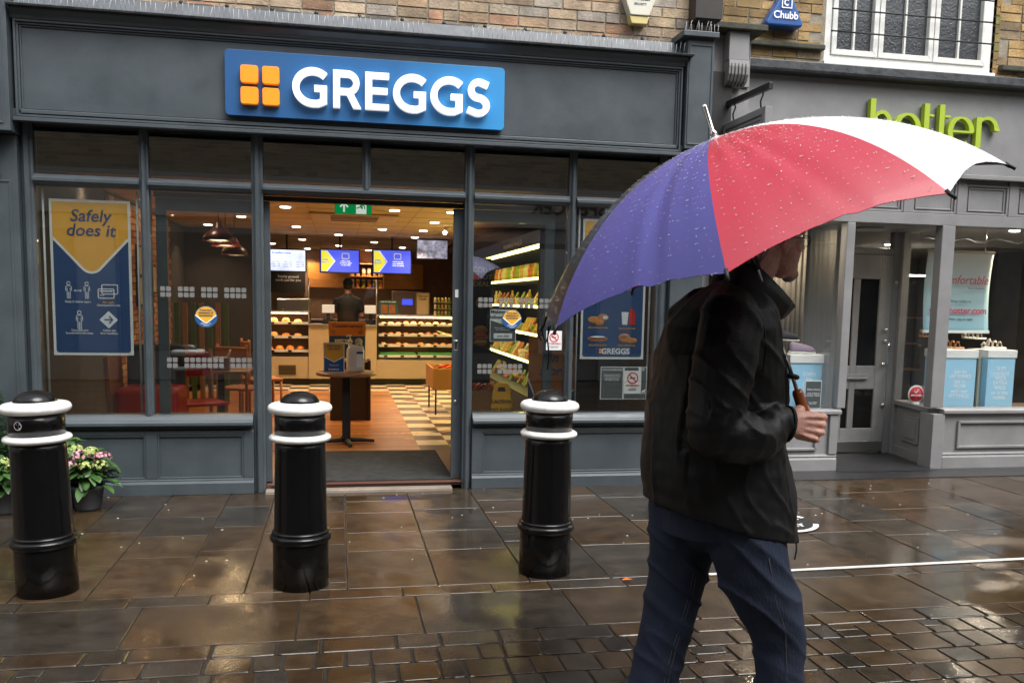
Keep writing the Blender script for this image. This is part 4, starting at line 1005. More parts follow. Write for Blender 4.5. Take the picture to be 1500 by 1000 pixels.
crate(1.12, 1.75, 4.0, 4.9, .36, .62, 'low wooden snack bin on black legs seen at the right edge of the doorway')
for k in range(8): pack(1.22+.11*(k % 4), 4.1+.2*(k//4), .57, PK[k % 5], (.045, .06, .02), 'bright snack packet lying in the low bin at the doorway edge', 'packets in the doorway bin', random.uniform(0, 3), 1.2)
crate(1.12, 1.58, 1.35, 1.85, .30, .62, 'wooden snack bin behind the glass next to the yellow wet floor sign')
for k in range(14): pack(1.2+.05*(k % 7), 1.42+.13*(k//7), .60, PK[[0, 1, 0, 4, 1][k % 5]], (.04, .05, .018), 'red or orange snack packet in the bin by the wet floor sign', 'packets in the bin by the wet floor sign', random.uniform(0, 3), .9)
# wet floor sign
t = thing('wet_floor_sign', 'yellow folding caution wet floor sign standing inside the right window', 'safety sign', (1.5, .75, .5))
YP = mat('sign_yellow', (.75, .36, .01), .4)
YS = .62
tag(box('window_ledge', 1.01, 2.46, .17, .60, .05, .454, mat('ledge_dark', (.04, .042, .045), .6), None, .004, loc=(1.7, .4, .05)), 'dark display ledge low behind the right bakery window', 'ledge')
mb = MB()
P = lambda x, z: (x, .40+(z-.40)*.18, z)
def slab(name, pts, th, m): 
    a = [V(P(x, z)) for x, z in pts]; b = [p+V((0, th, 0)) for p in a]; n = len(a)
    return MB().add(a+b, [tuple(range(n)), tuple(range(n, 2*n))[::-1]]+[(i, i+n, (i+1) % n+n, (i+1) % n) for i in range(n)]).build(name, m, t, .003)
slab('front_leaf', [(1.275, .401), (1.475, .401), (1.445, .70), (1.43, .72), (1.33, .72), (1.315, .70)], .012, YP)
o = slab('hand_hole', [(1.345, .655), (1.415, .655), (1.405, .69), (1.355, .69)], .002, BLK); o.location.y -= .0035
mb = MB(); mb.add([(1.445, .455, .70), (1.45, .47, .70), (1.53, .54, .401), (1.515, .55, .401), (1.44, .55, .401), (1.42, .47, .70)], [(0, 1, 2, 3, 4, 5)]); mb.build('rear_leaf', YP, t)
RT = Matrix.Rotation(pi/2-.178, 4, 'X')
text('lettering', 'CAUTION', .037, 1.375, .424, .572, BLK, t, bold=.03, rot=RT, sx=1.0); text('lettering', 'WET FLOOR', .035, 1.375, .412, .507, BLK, t, bold=.02, rot=RT, sx=1.)
t.location.x -= .065; t.location.z += .055
# chilled display along the right wall
FR = thing('chilled_display', 'tall open chilled display with yellow lit shelves behind the right window', 'fridge', (2.4, 3.4, FZ))
FB = mat('fridge_black', (.02, .02, .022), .5)
FX0, FX1, FY0, FY1 = 1.55, 2.5, 2.4, 7.0
def fp(x, y): return (x, y)
box('end_panel', 2.05, 2.95, 2.40, 2.44, FZ, 2.05, FB, FR, .004); box('back_panel', 2.90, 2.96, 2.44, 7.2, FZ, 2.05, FB, FR, 0); box('end_panel', 2.05, 2.95, 7.2, 7.24, FZ, 2.05, FB, FR, .004)
box('base', 2.05, 2.9, 2.441, 7.199, FZ, .40, FB, FR, .004); box('canopy', 2.05, 2.96, 2.40, 7.2, 2.051, 2.20, mat('canopy_blue', (.03, .04, .10), .5), FR, .004)
YEL = mat('yellow_strip_light', (1, .85, .18), .5, emit=7)
shz = (.75, 1.08, 1.40, 1.72)
for z in shz:
    box('shelf', 2.2, 2.89, 2.45, 7.19, z-.02, z, SHELFG, FR, .002); box('shelf_light', 2.19, 2.198, 2.5, 7.15, z-.024, z+.004, YEL, FR, 0)
    ld = bpy.data.lights.new('shelf_lamp', 'AREA'); ld.shape = 'RECTANGLE'; ld.size = .08; ld.size_y = 4.4; ld.energy = 1.6; ld.color = (1, .8, .3)
    lo = bpy.data.objects.new('shelf_lamp', ld); C.objects.link(lo); lo.location = (2.3, 4.8, z-.03); par(lo, FR)
box('shelf_light', 2.06, 2.11, 2.5, 7.15, 2.02, 2.05, YEL, FR, 0)
RX = Matrix.Rotation(-pi/2, 4, 'Z') @ Matrix.Rotation(pi/2, 4, 'X')
text('lettering', 'the big breakfast deal   from only 2.85', .075, 2.048, 3.9, 2.12, INK, FR, rot=RX, bold=.01)
G4 = 'packs on the shelves of the chilled display'
SHP = []
mb = MB(); mb.prism([(-.05, 0), (.05, 0), (.05, .17)], -.045, .045, 'xz'); SHP.append(mb)
mb = MB(); mb.lathe([(.03, 0), (.032, .12), (.014, .16), (.014, .19)], 0, 0, 12); SHP.append(mb)
mb = MB(); mb.lathe([(.04, 0), (.05, .07), (.052, .08), (.02, .09)], 0, 0, 14); SHP.append(mb)
FCOL = [mat('food_gold', (.65, .42, .06), .5, var=.5, vs=25), mat('food_green', (.25, .38, .06), .5, var=.5, vs=25), mat('food_red', (.6, .15, .04), .5, var=.5, vs=25), mat('food_pale', (.7, .65, .5), .5, var=.3, vs=25)]
PR = {}
def foodpack(k, c, x, y, z, lab='sandwich pack, bottle or tub on a lit shelf of the chilled display', g=G4):
    if (k, c) not in PR:
        o = SHP[k].build('food_pack', FCOL[c], None, .002 if k == 0 else 0); PR[(k, c)] = o
    else: o = PR[(k, c)].copy(); C.objects.link(o)
    o.location = (x, y, z); tag(o, lab, 'food pack', g); return o
for si, z in enumerate((.401,)+shz):
    y = 2.56
    while y < 6.6:
        k = random.choice((0, 0, 1, 2)) if si < 4 else 1
        foodpack(k, random.randrange(4), 2.32, y, z+.001); 
        y += .14
t = thing('advert_stand', 'dark tall advert panel with burger picture and yellow lettering inside the right window', 'advert', (1.25, 1.2, .8))
AP0, AP1 = 1.185, 1.36
box('panel', AP0, AP1, 1.30, 1.32, .70, 1.83, mat('advert_black', (.015, .015, .014), .5), t, .003); box('yellow_lit_edge', AP0-.014, AP0-.001, 1.29, 1.32, .70, 1.90, mat('edge_yellow_glow', (.7, .6, .08), .5, emit=.3), t, 0)  # edge line lit yellow: that light is put into a glowing colour
YT = mat('advert_yellow', (.7, .55, .12), .5)
text('lettering', 'COLD\n& HOT\nDEAL', .062, 1.27, 1.298, 1.66, YT, t, bold=.02)
MB().lathe([(.05, 0), (.05, .003)], 0, 0, 24).build('price_roundel', YT, t).data.transform(Matrix.Translation((1.27, 1.299, 1.43)) @ Matrix.Rotation(pi/2, 4, 'X'))
text('lettering', '£3.00', .036, 1.27, 1.293, 1.43, BLK, t, bold=.03)
mb = MB(); mb.ell((1.27, 1.30, 1.18), (.065, .012, .045)); mb.ell((1.27, 1.30, 1.07), (.065, .012, .03)); mb.build('bun_picture', BREAD[0], t)
MB().ell((1.27, 1.297, 1.125), (.072, .012, .02)).build('filling_picture', PK[0], t)
MB().ell((1.27, 1.298, 1.105), (.07, .012, .014)).build('salad_picture', PK[2], t)
# orange store board behind right window
t = thing('advert_board', 'angled orange and navy board reading store behind the right window mullion', 'advert', (1.75, .5, .6))
box('board', 1.55, 1.95, .50, .52, .44, 1.16, OB, t, .004)
MB().prism([(1.55, .44), (1.95, .44), (1.95, .72), (1.80, .60), (1.66, .52), (1.55, .80)], .494, .4985).build('navy_field', NAVY, t)
MB().stroke([(1.545, .81), (1.66, .525), (1.80, .605), (1.95, .725)], .012, .4915, .4935).build('white_line', INK, t)
text('lettering', 'in\nstore', .11, 1.76, .496, .93, NAVY, t, shear=.2, bold=.03)
# -------- sliding doors parked behind the side windows
def sdoor(x0, x1, label):
    t = thing('sliding_door', label, 'door', ((x0+x1)/2, .15, FZ))
    zb_, zt = .055, 2.14
    box('stile', x0, x0+.075, .135, .165, zb_, zt, GREY, t, .003); box('stile', x1-.075, x1, .135, .165, zb_, zt, GREY, t, .003)
    box('top_rail', x0+.0755, x1-.0755, .136, .164, zt-.09, zt, GREY, t, .003); box('bottom_rail', x0+.0755, x1-.0755, .136, .164, zb_, zb_+.12, GREY, t, .003)
    MB().box(x0+.076, x1-.076, .147, .153, zb_+.121, zt-.091).build('pane', GLASSC, t)
    return t
sdoor(-1.29, -.495, 'grey framed sliding glass door slid open behind the second left window')
d = sdoor(.862, 1.66, 'grey framed sliding glass door slid open behind the window right of the doorway')
box('lock_plate', .875, .905, .131, .1345, 1.06, 1.14, CHROME, d, .002); box('lock_slot', .881, .899, .1295, .1305, 1.07, 1.13, BLK, d, 0)
box('notice_sticker', .880, .905, .1315, .1345, 1.47, 1.53, PAPER, d, 0); MB().ell((.89, .132, .66), (.014, .006, .016), 10).build('floor_lock', STEEL, d)
box('door_track', -1.30, 1.68, .125, .175, 2.145, 2.18, BLK, SF, .003)
# -------- posters and window stickers
def poster(x0, x1, z0, z1, y, label):
    t = thing('window_poster', label, 'poster', ((x0+x1)/2, y, z0))
    box('sheet', x0, x1, y, y+.004, z0, z1, PAPER, t, 0)
    MB().prism(rrect(x0+.018, x1-.018, z0+.018, z1-.018, .02), y-.0012, y-.0002).build('navy_field', DKBLUE, t)
    return t
YP_ = .10
t = poster(-1.986, -1.453, 1.008, 2.100, YP_, 'tall blue and amber poster reading safely does it in the leftmost window')
x0, x1, z0, z1 = -1.968, -1.471, 1.026, 2.082; cx = (x0+x1)/2
zc = 1.835; zt_ = 1.60
ap = [(x0, z1), (x0, zc)]+arc(cx, 1.671, .07, .07, 223, 317, 12)+[(x1, zc), (x1, z1)]
MB().prism(ap, YP_-.0026, YP_-.0014).build('amber_field', mat('poster_amber', (.85, .44, .05), .5), t)
MB().stroke([(x0, zc-.004)]+arc(cx, 1.671, .077, .077, 223, 317, 12)+[(x1, zc-.004)], .016, YP_-.0038, YP_-.0028).build('white_chevron', INK, t)
text('lettering', 'Safely\ndoes it', .118, cx+.0, YP_-.004, 1.935, DKBLUE, t, shear=.18, bold=.015, lsp=.85)
def person_icon(mb, x, z, h):
    yy0, yy1 = YP_-.004, YP_-.0015
    mb.stroke(arc(x, z+h*.40, h*.085, h*.095, 0, 340, 14), h*.035, yy0, yy1)
    w_ = h*.15
    mb.stroke([(x-w_, z-h*.02), (x-w_, z+h*.20), (x-w_*.6, z+h*.27), (x+w_*.6, z+h*.27), (x+w_, z+h*.20), (x+w_, z-h*.02)], h*.035, yy0, yy1)
    for s in (-1, 1): mb.stroke([(x+s*w_*.55, z+h*.17), (x+s*w_*.55, z-h*.45), (x+s*w_*.08, z-h*.45), (x+s*w_*.08, z-h*.08)], h*.032, yy0, yy1)
mb = MB(); hI = .125
person_icon(mb, -1.875, 1.465, hI); person_icon(mb, -1.755, 1.465, hI); person_icon(mb, -1.81, 1.255, hI*1.1)
mb.stroke([(-1.838, 1.465), (-1.792, 1.465)], .005, YP_-.004, YP_-.0015)
for s in (-1, 1): mb.prism([(-1.815+s*.027, 1.465), (-1.815+s*.015, 1.474), (-1.815+s*.015, 1.456)], YP_-.004, YP_-.0015)
mb.stroke(rrect(-1.68, -1.575, 1.415, 1.48, .008), .006, YP_-.004, YP_-.0015, closed=True); mb.stroke(rrect(-1.655, -1.55, 1.445, 1.51, .008), .006, YP_-.0045, YP_-.0015, closed=True)
mb.stroke([(-1.67, 1.465), (-1.585, 1.465)], .008, YP_-.004, YP_-.0015); mb.stroke([(-1.67, 1.435), (-1.64, 1.435)], .005, YP_-.004, YP_-.0015)
mb.prism([(-1.615+.062*cos(a), 1.262+.062*sin(a)) for a in (0, pi/2, pi, 1.5*pi)], YP_-.0035, YP_-.0015)
mb.build('pictograms', INK, t)
mb = MB(); mb.stroke([(-1.645, 1.262), (-1.59, 1.262)], .010, YP_-.0055, YP_-.0037); mb.stroke([(-1.612, 1.287), (-1.588, 1.262), (-1.612, 1.237)], .010, YP_-.006, YP_-.0037); mb.build('route_arrow', DKBLUE, t)
for s, x, z, mm, sz in (('Keep 2 metres apart.', -1.815, 1.387, INK, .020), ('No cash.', -1.612, 1.385, AMBER, .022), ('Card payments only.', -1.612, 1.365, INK, .019), ('One adult per\nhousehold in the shop.', -1.81, 1.175, INK, .020), ('Follow the\nfloor markings.', -1.612, 1.175, INK, .020)):
    text('lettering', s, sz, x, YP_-.003, z, mm, t, bold=.02)
def rods(xs_, y, g):
    for x in xs_:
        tag(MB().tube([(x, y, .60), (x, y, 2.17)], .008, 8).build('display_rod', ROD, None, loc=(x, y, .6)), 'thin clear rod holding up a poster in the '+g+' bakery window', 'rod', 'poster rods in the '+g+' window')
rods((-2.023, -1.405), .098, 'leftmost'); rods((1.845, 2.44), .098, 'right hand')
t = poster(1.878, 2.405, 1.004, 2.10, YP_, 'tall amber and blue food poster in the right window beneath the umbrella')
x0, x1 = 1.896, 2.387; cx = (x0+x1)/2
MB().prism([(x0, 2.082), (x0, 1.80), (cx, 1.62), (x1, 1.80), (x1, 2.082)], YP_-.0026, YP_-.0014).build('amber_field', MT['poster_amber'], t)
text('lettering', 'We\'re open', .09, cx, YP_-.0035, 1.95, DKBLUE, t, shear=.18, bold=.015)
def foodpic(mb, x, z, w_, h_): mb.ell((x, YP_-.003, z), (w_, .004, h_), 16)
for nm, m_, items in (('pastry_picture', BREAD[0], ((1.985, 1.315, .05, .028), (2.03, 1.295, .04, .025), (2.06, 1.335, .045, .028), (2.02, 1.165, .085, .022), (2.24, 1.175, .05, .035), (2.30, 1.155, .05, .022))), ('cream_picture', INK, ((2.075, 1.333, .022, .014), (2.02, 1.178, .06, .010))), ('sausage_picture', BREAD[2], ((2.02, 1.172, .075, .012), (2.235, 1.185, .03, .014)))):
    mb = MB()
    for q, a in enumerate(items): mb.ell((a[0], YP_-.003-(.004 if nm != 'pastry_picture' else 0), a[1]), (a[2], .004, a[3]), 16)
    mb.build(nm, m_, t)
MB().prism([(2.21, 1.38), (2.27, 1.38), (2.26, 1.28), (2.22, 1.28)], YP_-.005, YP_-.002).build('cup_picture', INK, t)
MB().prism([(2.285, 1.41), (2.305, 1.41), (2.325, 1.37), (2.325, 1.28), (2.275, 1.28), (2.275, 1.37)], YP_-.005, YP_-.002).build('bottle_picture', PK[0], t)
for s, x, z in (('Selected Sweet Treats', 2.02, 1.255), ('Hot & Cold Drinks', 2.26, 1.25), ('Selected Sandwiches', 2.02, 1.115), ('Bakes, Rolls & Pizza', 2.26, 1.115)): text('lettering', s, .018, x, YP_-.003, z, AMBER, t, bold=.02)
text('lettering', 'GREGGS', .062, 2.17, YP_-.003, 1.065, INK, t, bold=.03)
mb = MB()
for a in (0, 1):
    for b in (0, 1): mb.prism(rrect(2.035+a*.02-.0, 2.051+a*.02, 1.05+b*.02, 1.066+b*.02, .003, 2), YP_-.0035, YP_-.0014)
mb.build('orange_squares', ORANGE, t)
def roundel(x, z, r, label, t1, t2):
    t = thing('window_sticker', label, 'sticker', (x, .056, z))
    MB().prism([(x+r*cos(2*pi*k/36), z+r*sin(2*pi*k/36)) for k in range(36)], .0565, .0585).build('disc', BLUE, t)
    a0 = 8; top = [(x+r*.93*cos(radians(a)), z+r*.93*sin(radians(a))) for a in range(12, 169, 8)]
    MB().prism(top+[(x-r*.90, z+r*.16), (x-r*.2, z-r*.42), (x, z-r*.5), (x+r*.2, z-r*.42), (x+r*.9, z+r*.16)], .0545, .0560).build('amber_field', AMBER, t)
    MB().stroke([(x-r*.93, z+r*.14), (x-r*.2, z-r*.48), (x, z-r*.56), (x+r*.2, z-r*.48), (x+r*.93, z+r*.14)], r*.09, .0530, .0543).build('white_chevron', INK, t)
    text('lettering', t1, r*.25, x, .0525, z+r*.38, NAVY, t, bold=.02); text('lettering', t2, r*.17, x, .0550, z-r*.70, INK, t, bold=.01)
roundel(-.945, 1.295, .078, 'round blue and amber sticker on the second left window', 'If you have\nsymptoms of\ncoronavirus', 'please do not\ncome in')
roundel(1.315, 1.31, .076, 'round blue and amber sticker on the window right of the doorway', 'If you have\nsymptoms of\ncoronavirus', 'please do not\ncome in')
DOT = mat('frosted_dot', (.16, .16, .155), .6)
def dots(name, x0, n, z, skip=()):
    mb = MB(); any_ = False
    for i in range(n+1):
        if i in skip or i == n:
            if any_: mb.build(name, DOT, SF); mb = MB(); any_ = False
            continue
        xx = x0+i*.040; any_ = True
        for r in (0, 1): mb.prism(rrect(xx, xx+.033, z-r*.042, z-r*.042+.033, .006, 3), .0575, .0588)
dots('frosted_dots', -1.255, 15, 1.475, (2, 6, 10)); dots('frosted_dots', -1.22, 15, .965, (2, 10)); dots('frosted_dots', 1.05, 15, 1.44, (3, 7, 11)); dots('frosted_dots', 1.05, 9, .93, (3,))
t = thing('window_notice', 'white and grey notice sheet behind the round sticker right of the doorway', 'notice', (1.22, .07, 1.12))
box('sheet', 1.145, 1.35, .070, .073, 1.135, 1.385, PAPER, t, 0); MB().prism([(1.15, 1.14), (1.345, 1.14), (1.345, 1.24), (1.15, 1.30)], .068, .0695).build('grey_field', GREYPR, t)
text('lettering', 'Making\nDeliveries', .04, 1.205, .0675, 1.345, GREYPR, t, bold=.02); text('lettering', 'We\'re open and you can\norder with us online', .014, 1.25, .067, 1.235, INK, t)
box('white_box', 1.175, 1.32, .0665, .0675, 1.16, 1.20, PAPER, t, 0); text('lettering', 'JUST EAT\'N', .001, 1.25, .066, 1.18, GREYPR, t) if False else text('lettering', 'open daily', .024, 1.248, .0655, 1.18, GREYPR, t, bold=.02)
def nosmoke(x, z, r, y, par_):
    MB().stroke(arc(x, z, r, r, 0, 360, 28)[:-1], r*.22, y-.0022, y-.0004, closed=True).stroke([(x-r*.68, z+r*.68), (x+r*.68, z-r*.68)], r*.2, y-.0028, y-.0004).build('no_smoking_ring', RED, par_)
    MB().stroke([(x-r*.6, z-.0*r), (x+r*.55, z-.0*r)], r*.2, y-.0012, y-.0004).build('cigarette', BLK, par_)
t = thing('window_notice', 'small white no smoking notice hanging beside the mullion right of the doorway', 'notice', (1.65, .07, 1.08))
box('sheet', 1.59, 1.715, .052, .055, 1.075, 1.225, PAPER, t, 0); nosmoke(1.652, 1.175, .034, .052, t); text('lettering', 'NO SMOKING', .017, 1.652, .0515, 1.125, RED, t, bold=.03); text('lettering', 'It is against the law\nto smoke in here', .010, 1.652, .0515, 1.10, BLK, t)
t = thing('window_notice', 'grey security camera notice low in the right window', 'notice', (2.15, .07, .69))
box('sheet', 2.045, 2.235, .070, .074, .685, .945, PAPER, t, 0); box('grey_field', 2.051, 2.229, .0685, .0695, .691, .939, GREYPR, t, 0)
text('lettering', 'CCTV IN OPERATION', .017, 2.14, .068, .92, INK, t, bold=.03); text('lettering', 'Images are being monitored\nand recorded for the purposes\nof crime prevention and\npublic safety. This scheme\nis controlled by the shop.', .0115, 2.14, .068, .86, INK, t, bold=.01)
t = thing('window_notice', 'pale no smoking and guide dog notice panel low in the right window', 'notice', (2.32, .07, .69))
box('sheet', 2.238, 2.43, .070, .074, .685, .945, PAPER, t, 0)
box('grey_field', 2.243, 2.425, .0685, .0695, .690, .73, GREYPR, t, 0); box('grey_field', 2.243, 2.36, .0685, .0695, .915, .94, GREYPR, t, 0); box('grey_field', 2.385, 2.425, .0685, .0695, .735, .94, GREYPR, t, 0)
nosmoke(2.312, .855, .042, .0695, t); text('lettering', 'NO SMOKING', .018, 2.312, .068, .795, RED, t, bold=.03); text('lettering', 'no alcohol on\nthese premises', .012, 2.312, .068, .765, BLK, t)
mb = MB(); mb.stroke([(2.393, .75), (2.415, .75)], .010, .066, .068); mb.stroke([(2.396, .75), (2.396, .738)], .004, .066, .068); mb.stroke([(2.412, .757), (2.412, .738)], .004, .0655, .068); mb.stroke([(2.412, .757), (2.419, .763)], .007, .065, .068); mb.build('guide_dog', INK, t)
mb = MB(); mb.stroke(arc(2.40, .925, .008, .008, 20, 320, 12), .004, .066, .068); mb.build('recycling_ring', INK, t)
# -------- seating area left: red chair, pendants, table, chairs, condiment box
REDV = mat('red_vinyl', (.45, .008, .008), .4); CW = mat('chair_wood', (.35, .12, .03), .45)
def pendant(x, y, zr, m, lab):
    t = thing('pendant_lamp', lab, 'pendant lamp', (x, y, 2.5), 'dome pendant lamps above the seating')
    MB().lathe([(.05, 2.499), (.045, 2.46), (.01, 2.44)], x, y, 16).build('ceiling_rose', m, t)
    MB().tube([(x, y, 2.45), (x, y, zr+.17)], .004, 6).build('flex', BLK, t)
    pr = [(.03, zr+.185), (.032, zr+.14), (.06, zr+.115), (.10, zr+.085), (.135, zr+.045), (.150, zr), (.146, zr), (.130, zr+.043), (.095, zr+.08), (.055, zr+.11), (.028, zr+.135)]
    MB().lathe(pr, x, y, 28).build('lamp_shade', m, t)
    MB().lathe([(.128, zr+.012), (.125, zr+.016), (.001, zr+.018)], x, y, 24).build('lamp_diffuser', mat('pendant_glow', (1, .72, .40), .5, emit=7), t)
    ld = bpy.data.lights.new('lamp_bulb', 'AREA'); ld.shape = 'DISK'; ld.size = .2; ld.energy = 1.6; ld.color = (1, .66, .36)
    lo = bpy.data.objects.new('lamp_bulb', ld); C.objects.link(lo); lo.location = (x, y, zr-.005); par(lo, t)
MAROON = mat('maroon_enamel', (.07, .012, .008), .3)
pendant(-1.13, 2.3, 1.97, MAROON, 'maroon dome pendant lamp, nearest of the three above the seating')
pendant(-1.15, 3.0, 1.96, mat('red_enamel', (.45, .02, .01), .25), 'red dome pendant lamp, middle of the three above the seating')
pendant(-1.16, 3.9, 1.915, MAROON, 'maroon dome pendant lamp, farthest and rightmost of the three above the seating')
for x, y in ((-2.15, 3.9), (-2.15, 4.8), (-2.15, 5.8)):
    ld = bpy.data.lights.new('lamp_beam', 'AREA'); ld.shape = 'DISK'; ld.size = .06; ld.energy = 1.6; ld.color = (1, .55, .22)
    t = thing('wall_washer', 'small recessed lamp washing the brick wall with warm light', 'lamp', (x, y, 2.5), 'wall washer lamps over the brick wall')
    MB().lathe([(.045, 2.499), (.045, 2.49), (.03, 2.488)], x, y, 16).build('trim', TRIM, t); MB().lathe([(.03, 2.49), (.001, 2.486)], x, y, 16).build('lamp_face', LE, t)
    lo = bpy.data.objects.new('lamp_beam', ld); C.objects.link(lo); lo.location = (x, y, 2.48); par(lo, t)
tag(box('window_ledge', -2.05, -.62, .17, .45, .05, .38, MT['ledge_dark'], None, .004, loc=(-1.3, .3, .05)), 'dark display ledge low behind the left bakery windows', 'ledge')
t = thing('tub_chair', 'red tub chair with grey back behind the leftmost window', 'chair', (-1.6, 1.1, FZ))
mb = MB(); mb.box(-1.80, -1.30, .95, 1.45, .30, .68); mb.build('seat', REDV, t, .05, seg=4)
mb = MB(); mb.prism([(-1.84, .42), (-1.80, .42), (-1.83, .95), (-1.87, .93)], .93, 1.40); mb.build('arm_rest', CW, t, .01)
mb = MB(); mb.box(-1.80, -1.32, 1.42, 1.52, .55, 1.02); mb.build('backrest', mat('grey_felt', (.09, .085, .08), .8), t, .04, seg=4)
for x in (-1.76, -1.34):
    for y in (1.0, 1.42): MB().tube([(x, y, FZ), (x, y, .31)], .016, 8).build('leg', BLK, t)
def cafe_chair(x, y, rz, label, m):
    t = thing('cafe_chair', label, 'chair', (x, y, FZ), 'wooden chairs in the seating area')
    box('seat', x-.2, x+.2, y-.2, y+.2, .46, .49, m, t, .01); box('backrest', x-.2, x+.2, y+.18, y+.21, .70, .92, m, t, .01)
    for a in (-.18, .18):
        for b in (-.18, .19): MB().tube([(x+a, y+b, FZ), (x+a, y+b, .46 if b < 0 else .95)], .016, 8).build('leg', CW, t)
    t.rotation_euler.z = rz
    return t
cafe_chair(-1.25, 1.75, .5, 'red seated wooden chair nearest the second left window', REDV); cafe_chair(-1.0, 3.1, 2.6, 'pale wooden chair at the far side of the small table', CW); cafe_chair(-.9, 4.2, 1.9, 'wooden chair farthest back in the seating area', CW)
t = thing('table', 'small wooden table in the seating area behind the second left window', 'table', (-1.1, 2.4, FZ))
box('table_top', -1.42, -.86, 2.15, 2.7, .70, .73, TW, t, .01); box('column', -1.17, -1.11, 2.4, 2.46, FZ+.03, .6995, BLK, t, .003); box('foot', -1.35, -.93, 2.35, 2.51, FZ, FZ+.03, BLK, t, .01)
t = thing('condiment_box', 'pale grey box of cutlery on the small seating area table', 'box', (-1.12, 2.3, .73))
mb = MB(); mb.box(-1.22, -1.04, 2.2, 2.32, .731, .86); mb.build('tub', mat('tub_grey', (.35, .33, .30), .6), t, .01); MB().tube([(-1.06, 2.26, .86), (-1.03, 2.24, .93)], .01, 6).build('sachet', PAPER, t)
t = thing('room_divider', 'divider of green and yellow upright slats behind the seating', 'divider', (-1.7, 5.2, FZ))
for k in range(7): box('slat', -2.05+k*.10, -1.99+k*.10, 5.2, 5.23, FZ, 1.35, [mat('slat_green', (.05, .09, .025), .5), mat('slat_wood', (.22, .12, .04), .5)][k % 2], t, .003)
for i, (y, z) in enumerate(((3.6, 1.65), (4.3, 1.45), (4.3, 1.8), (5.0, 1.6), (5.6, 1.5))):
    t = thing('picture', 'dark framed picture on the red brick side wall', 'picture', (-2.3, y, z), 'framed pictures on the brick wall')
    box('frame', -2.305, -2.28, y, y+.35, z-.15, z+.22, BLK, t, .004); box('print', -2.279, -2.277, y+.03, y+.32, z-.12, z+.19, mat('print_cream', (.45, .38, .28), .6), t, 0)
# ================================================================== SHOE SHOP INTERIOR
HD = mat('shoe_shop_wall', (.085, .08, .075), .8, var=.2); HFL = mat('shoe_shop_floor', (.12, .09, .06), .6)
struct(box('shop_floor', 3.3, 9, .60, 6, -.02, .05, HFL, None, 0)) if False else None
struct(MB().box(5.48, 9, .60, 6, .0, .05).build('shoe_shop_floor', HFL)); struct(box('interior_ceiling', 3.28, 9.1, .59, 6, 2.24, 2.30, mat('shoe_shop_ceiling', (.40, .38, .35), .8), None, 0))
struct(box('interior_wall', 3.2, 9.1, 6, 6.1, 0, 2.3, HD, None, 0)); struct(box('interior_wall', 3.12, 3.27, .605, 6, 0, 2.3, HD, None, 0)); struct(box('interior_wall', 9, 9.1, .6, 6, 0, 2.3, HD, None, 0)); struct(box('interior_wall', 3.2, 5.7, 2.6, 2.7, 0, 2.3, HD, None, 0))
struct(box('display_platform', 3.29, 4.27, .585, 1.1, .0, .50, HFL, None, .003)); struct(box('display_platform', 5.50, 9, .60, 1.3, .051, .50, HFL, None, .003))
CURT = mat('grey_curtain', (.22, .20, .17), .9, var=.15)
mb = MB(); pts_ = [(3.95+i*.012+0, 1.02+.02*sin(i*1.5)) for i in range(30)]
vs = [(x, y, z) for x, y in pts_ for z in (.502, 2.235)]
mb.add(vs, [(2*i, 2*i+1, 2*i+3, 2*i+2) for i in range(29)], smooth=True); o = mb.build('curtain', CURT, None, loc=(4.1, 1.0, .5)); tag(o, 'pale grey pleated curtain behind the left shoe shop window', 'curtain')
md = o.modifiers.new('s', 'SOLIDIFY'); md.thickness = .004
def shop_lamp(x, y, lab, pw=10):
    t = thing('ceiling_light', lab, 'downlight', (x, y, 2.24)); MB().lathe([(.07, 2.239), (.07, 2.228), (.05, 2.226)], x, y, 18).build('trim', TRIM, t)
    MB().lathe([(.05, 2.227), (.045, 2.215), (.001, 2.212)], x, y, 18).build('lamp_face', LE, t)
    ld = bpy.data.lights.new('lamp_beam', 'AREA'); ld.shape = 'DISK'; ld.size = .1; ld.energy = pw; ld.color = (1, .82, .6)
    lo = bpy.data.objects.new('lamp_beam', ld); C.objects.link(lo); lo.location = (x, y, 2.2); par(lo, t)
shop_lamp(6.47, .98, 'bright round downlight over the shoe display', 16); shop_lamp(6.6, 3.2, 'dimmer downlight deep inside the shoe shop', 8); shop_lamp(4.0, .85, 'downlight over the left shoe shop window', 4)
t = thing('garland', 'string of silvery crumpled decoration hung along the shoe shop window top', 'decoration', (6, .7, 2.1))
rr = random.Random(3); pts_ = [(5.3+i*.055, .72+rr.uniform(-.01, .01), 2.10+.012*sin(i)+rr.uniform(-.008, .008)) for i in range(36)]
MB().tube(pts_, [.006+rr.random()*.012 for _ in pts_], 6).build('tinsel', CHROME, t)
t = thing('hanging_banner', 'pale blue hanging banner reading comfortable in the shoe shop window', 'banner', (5.85, .9, 1.6))
BANN = bpy.data.materials.new('banner_print'); BANN.use_nodes = True; MT['banner'] = BANN
N = BANN.node_tree.nodes; L = BANN.node_tree.links
tc = N.new('ShaderNodeTexCoord'); sp = N.new('ShaderNodeSeparateXYZ'); cr_ = N.new('ShaderNodeValToRGB'); L.new(tc.outputs['Generated'], sp.inputs[0]); L.new(sp.outputs['Z'], cr_.inputs[0]); L.new(cr_.outputs[0], N['Principled BSDF'].inputs['Base Color'])
el = cr_.color_ramp.elements; el[0].position = 0; el[0].color = (.28, .52, .62, 1); el[1].position = 1; el[1].color = (.78, .80, .76, 1); e2_ = el.new(.45); e2_.color = (.50, .72, .76, 1)
N['Principled BSDF'].inputs['Roughness'].default_value = .5
BX0, BX1, BY = 5.49, 6.20, .90
vs = []; nn = 20
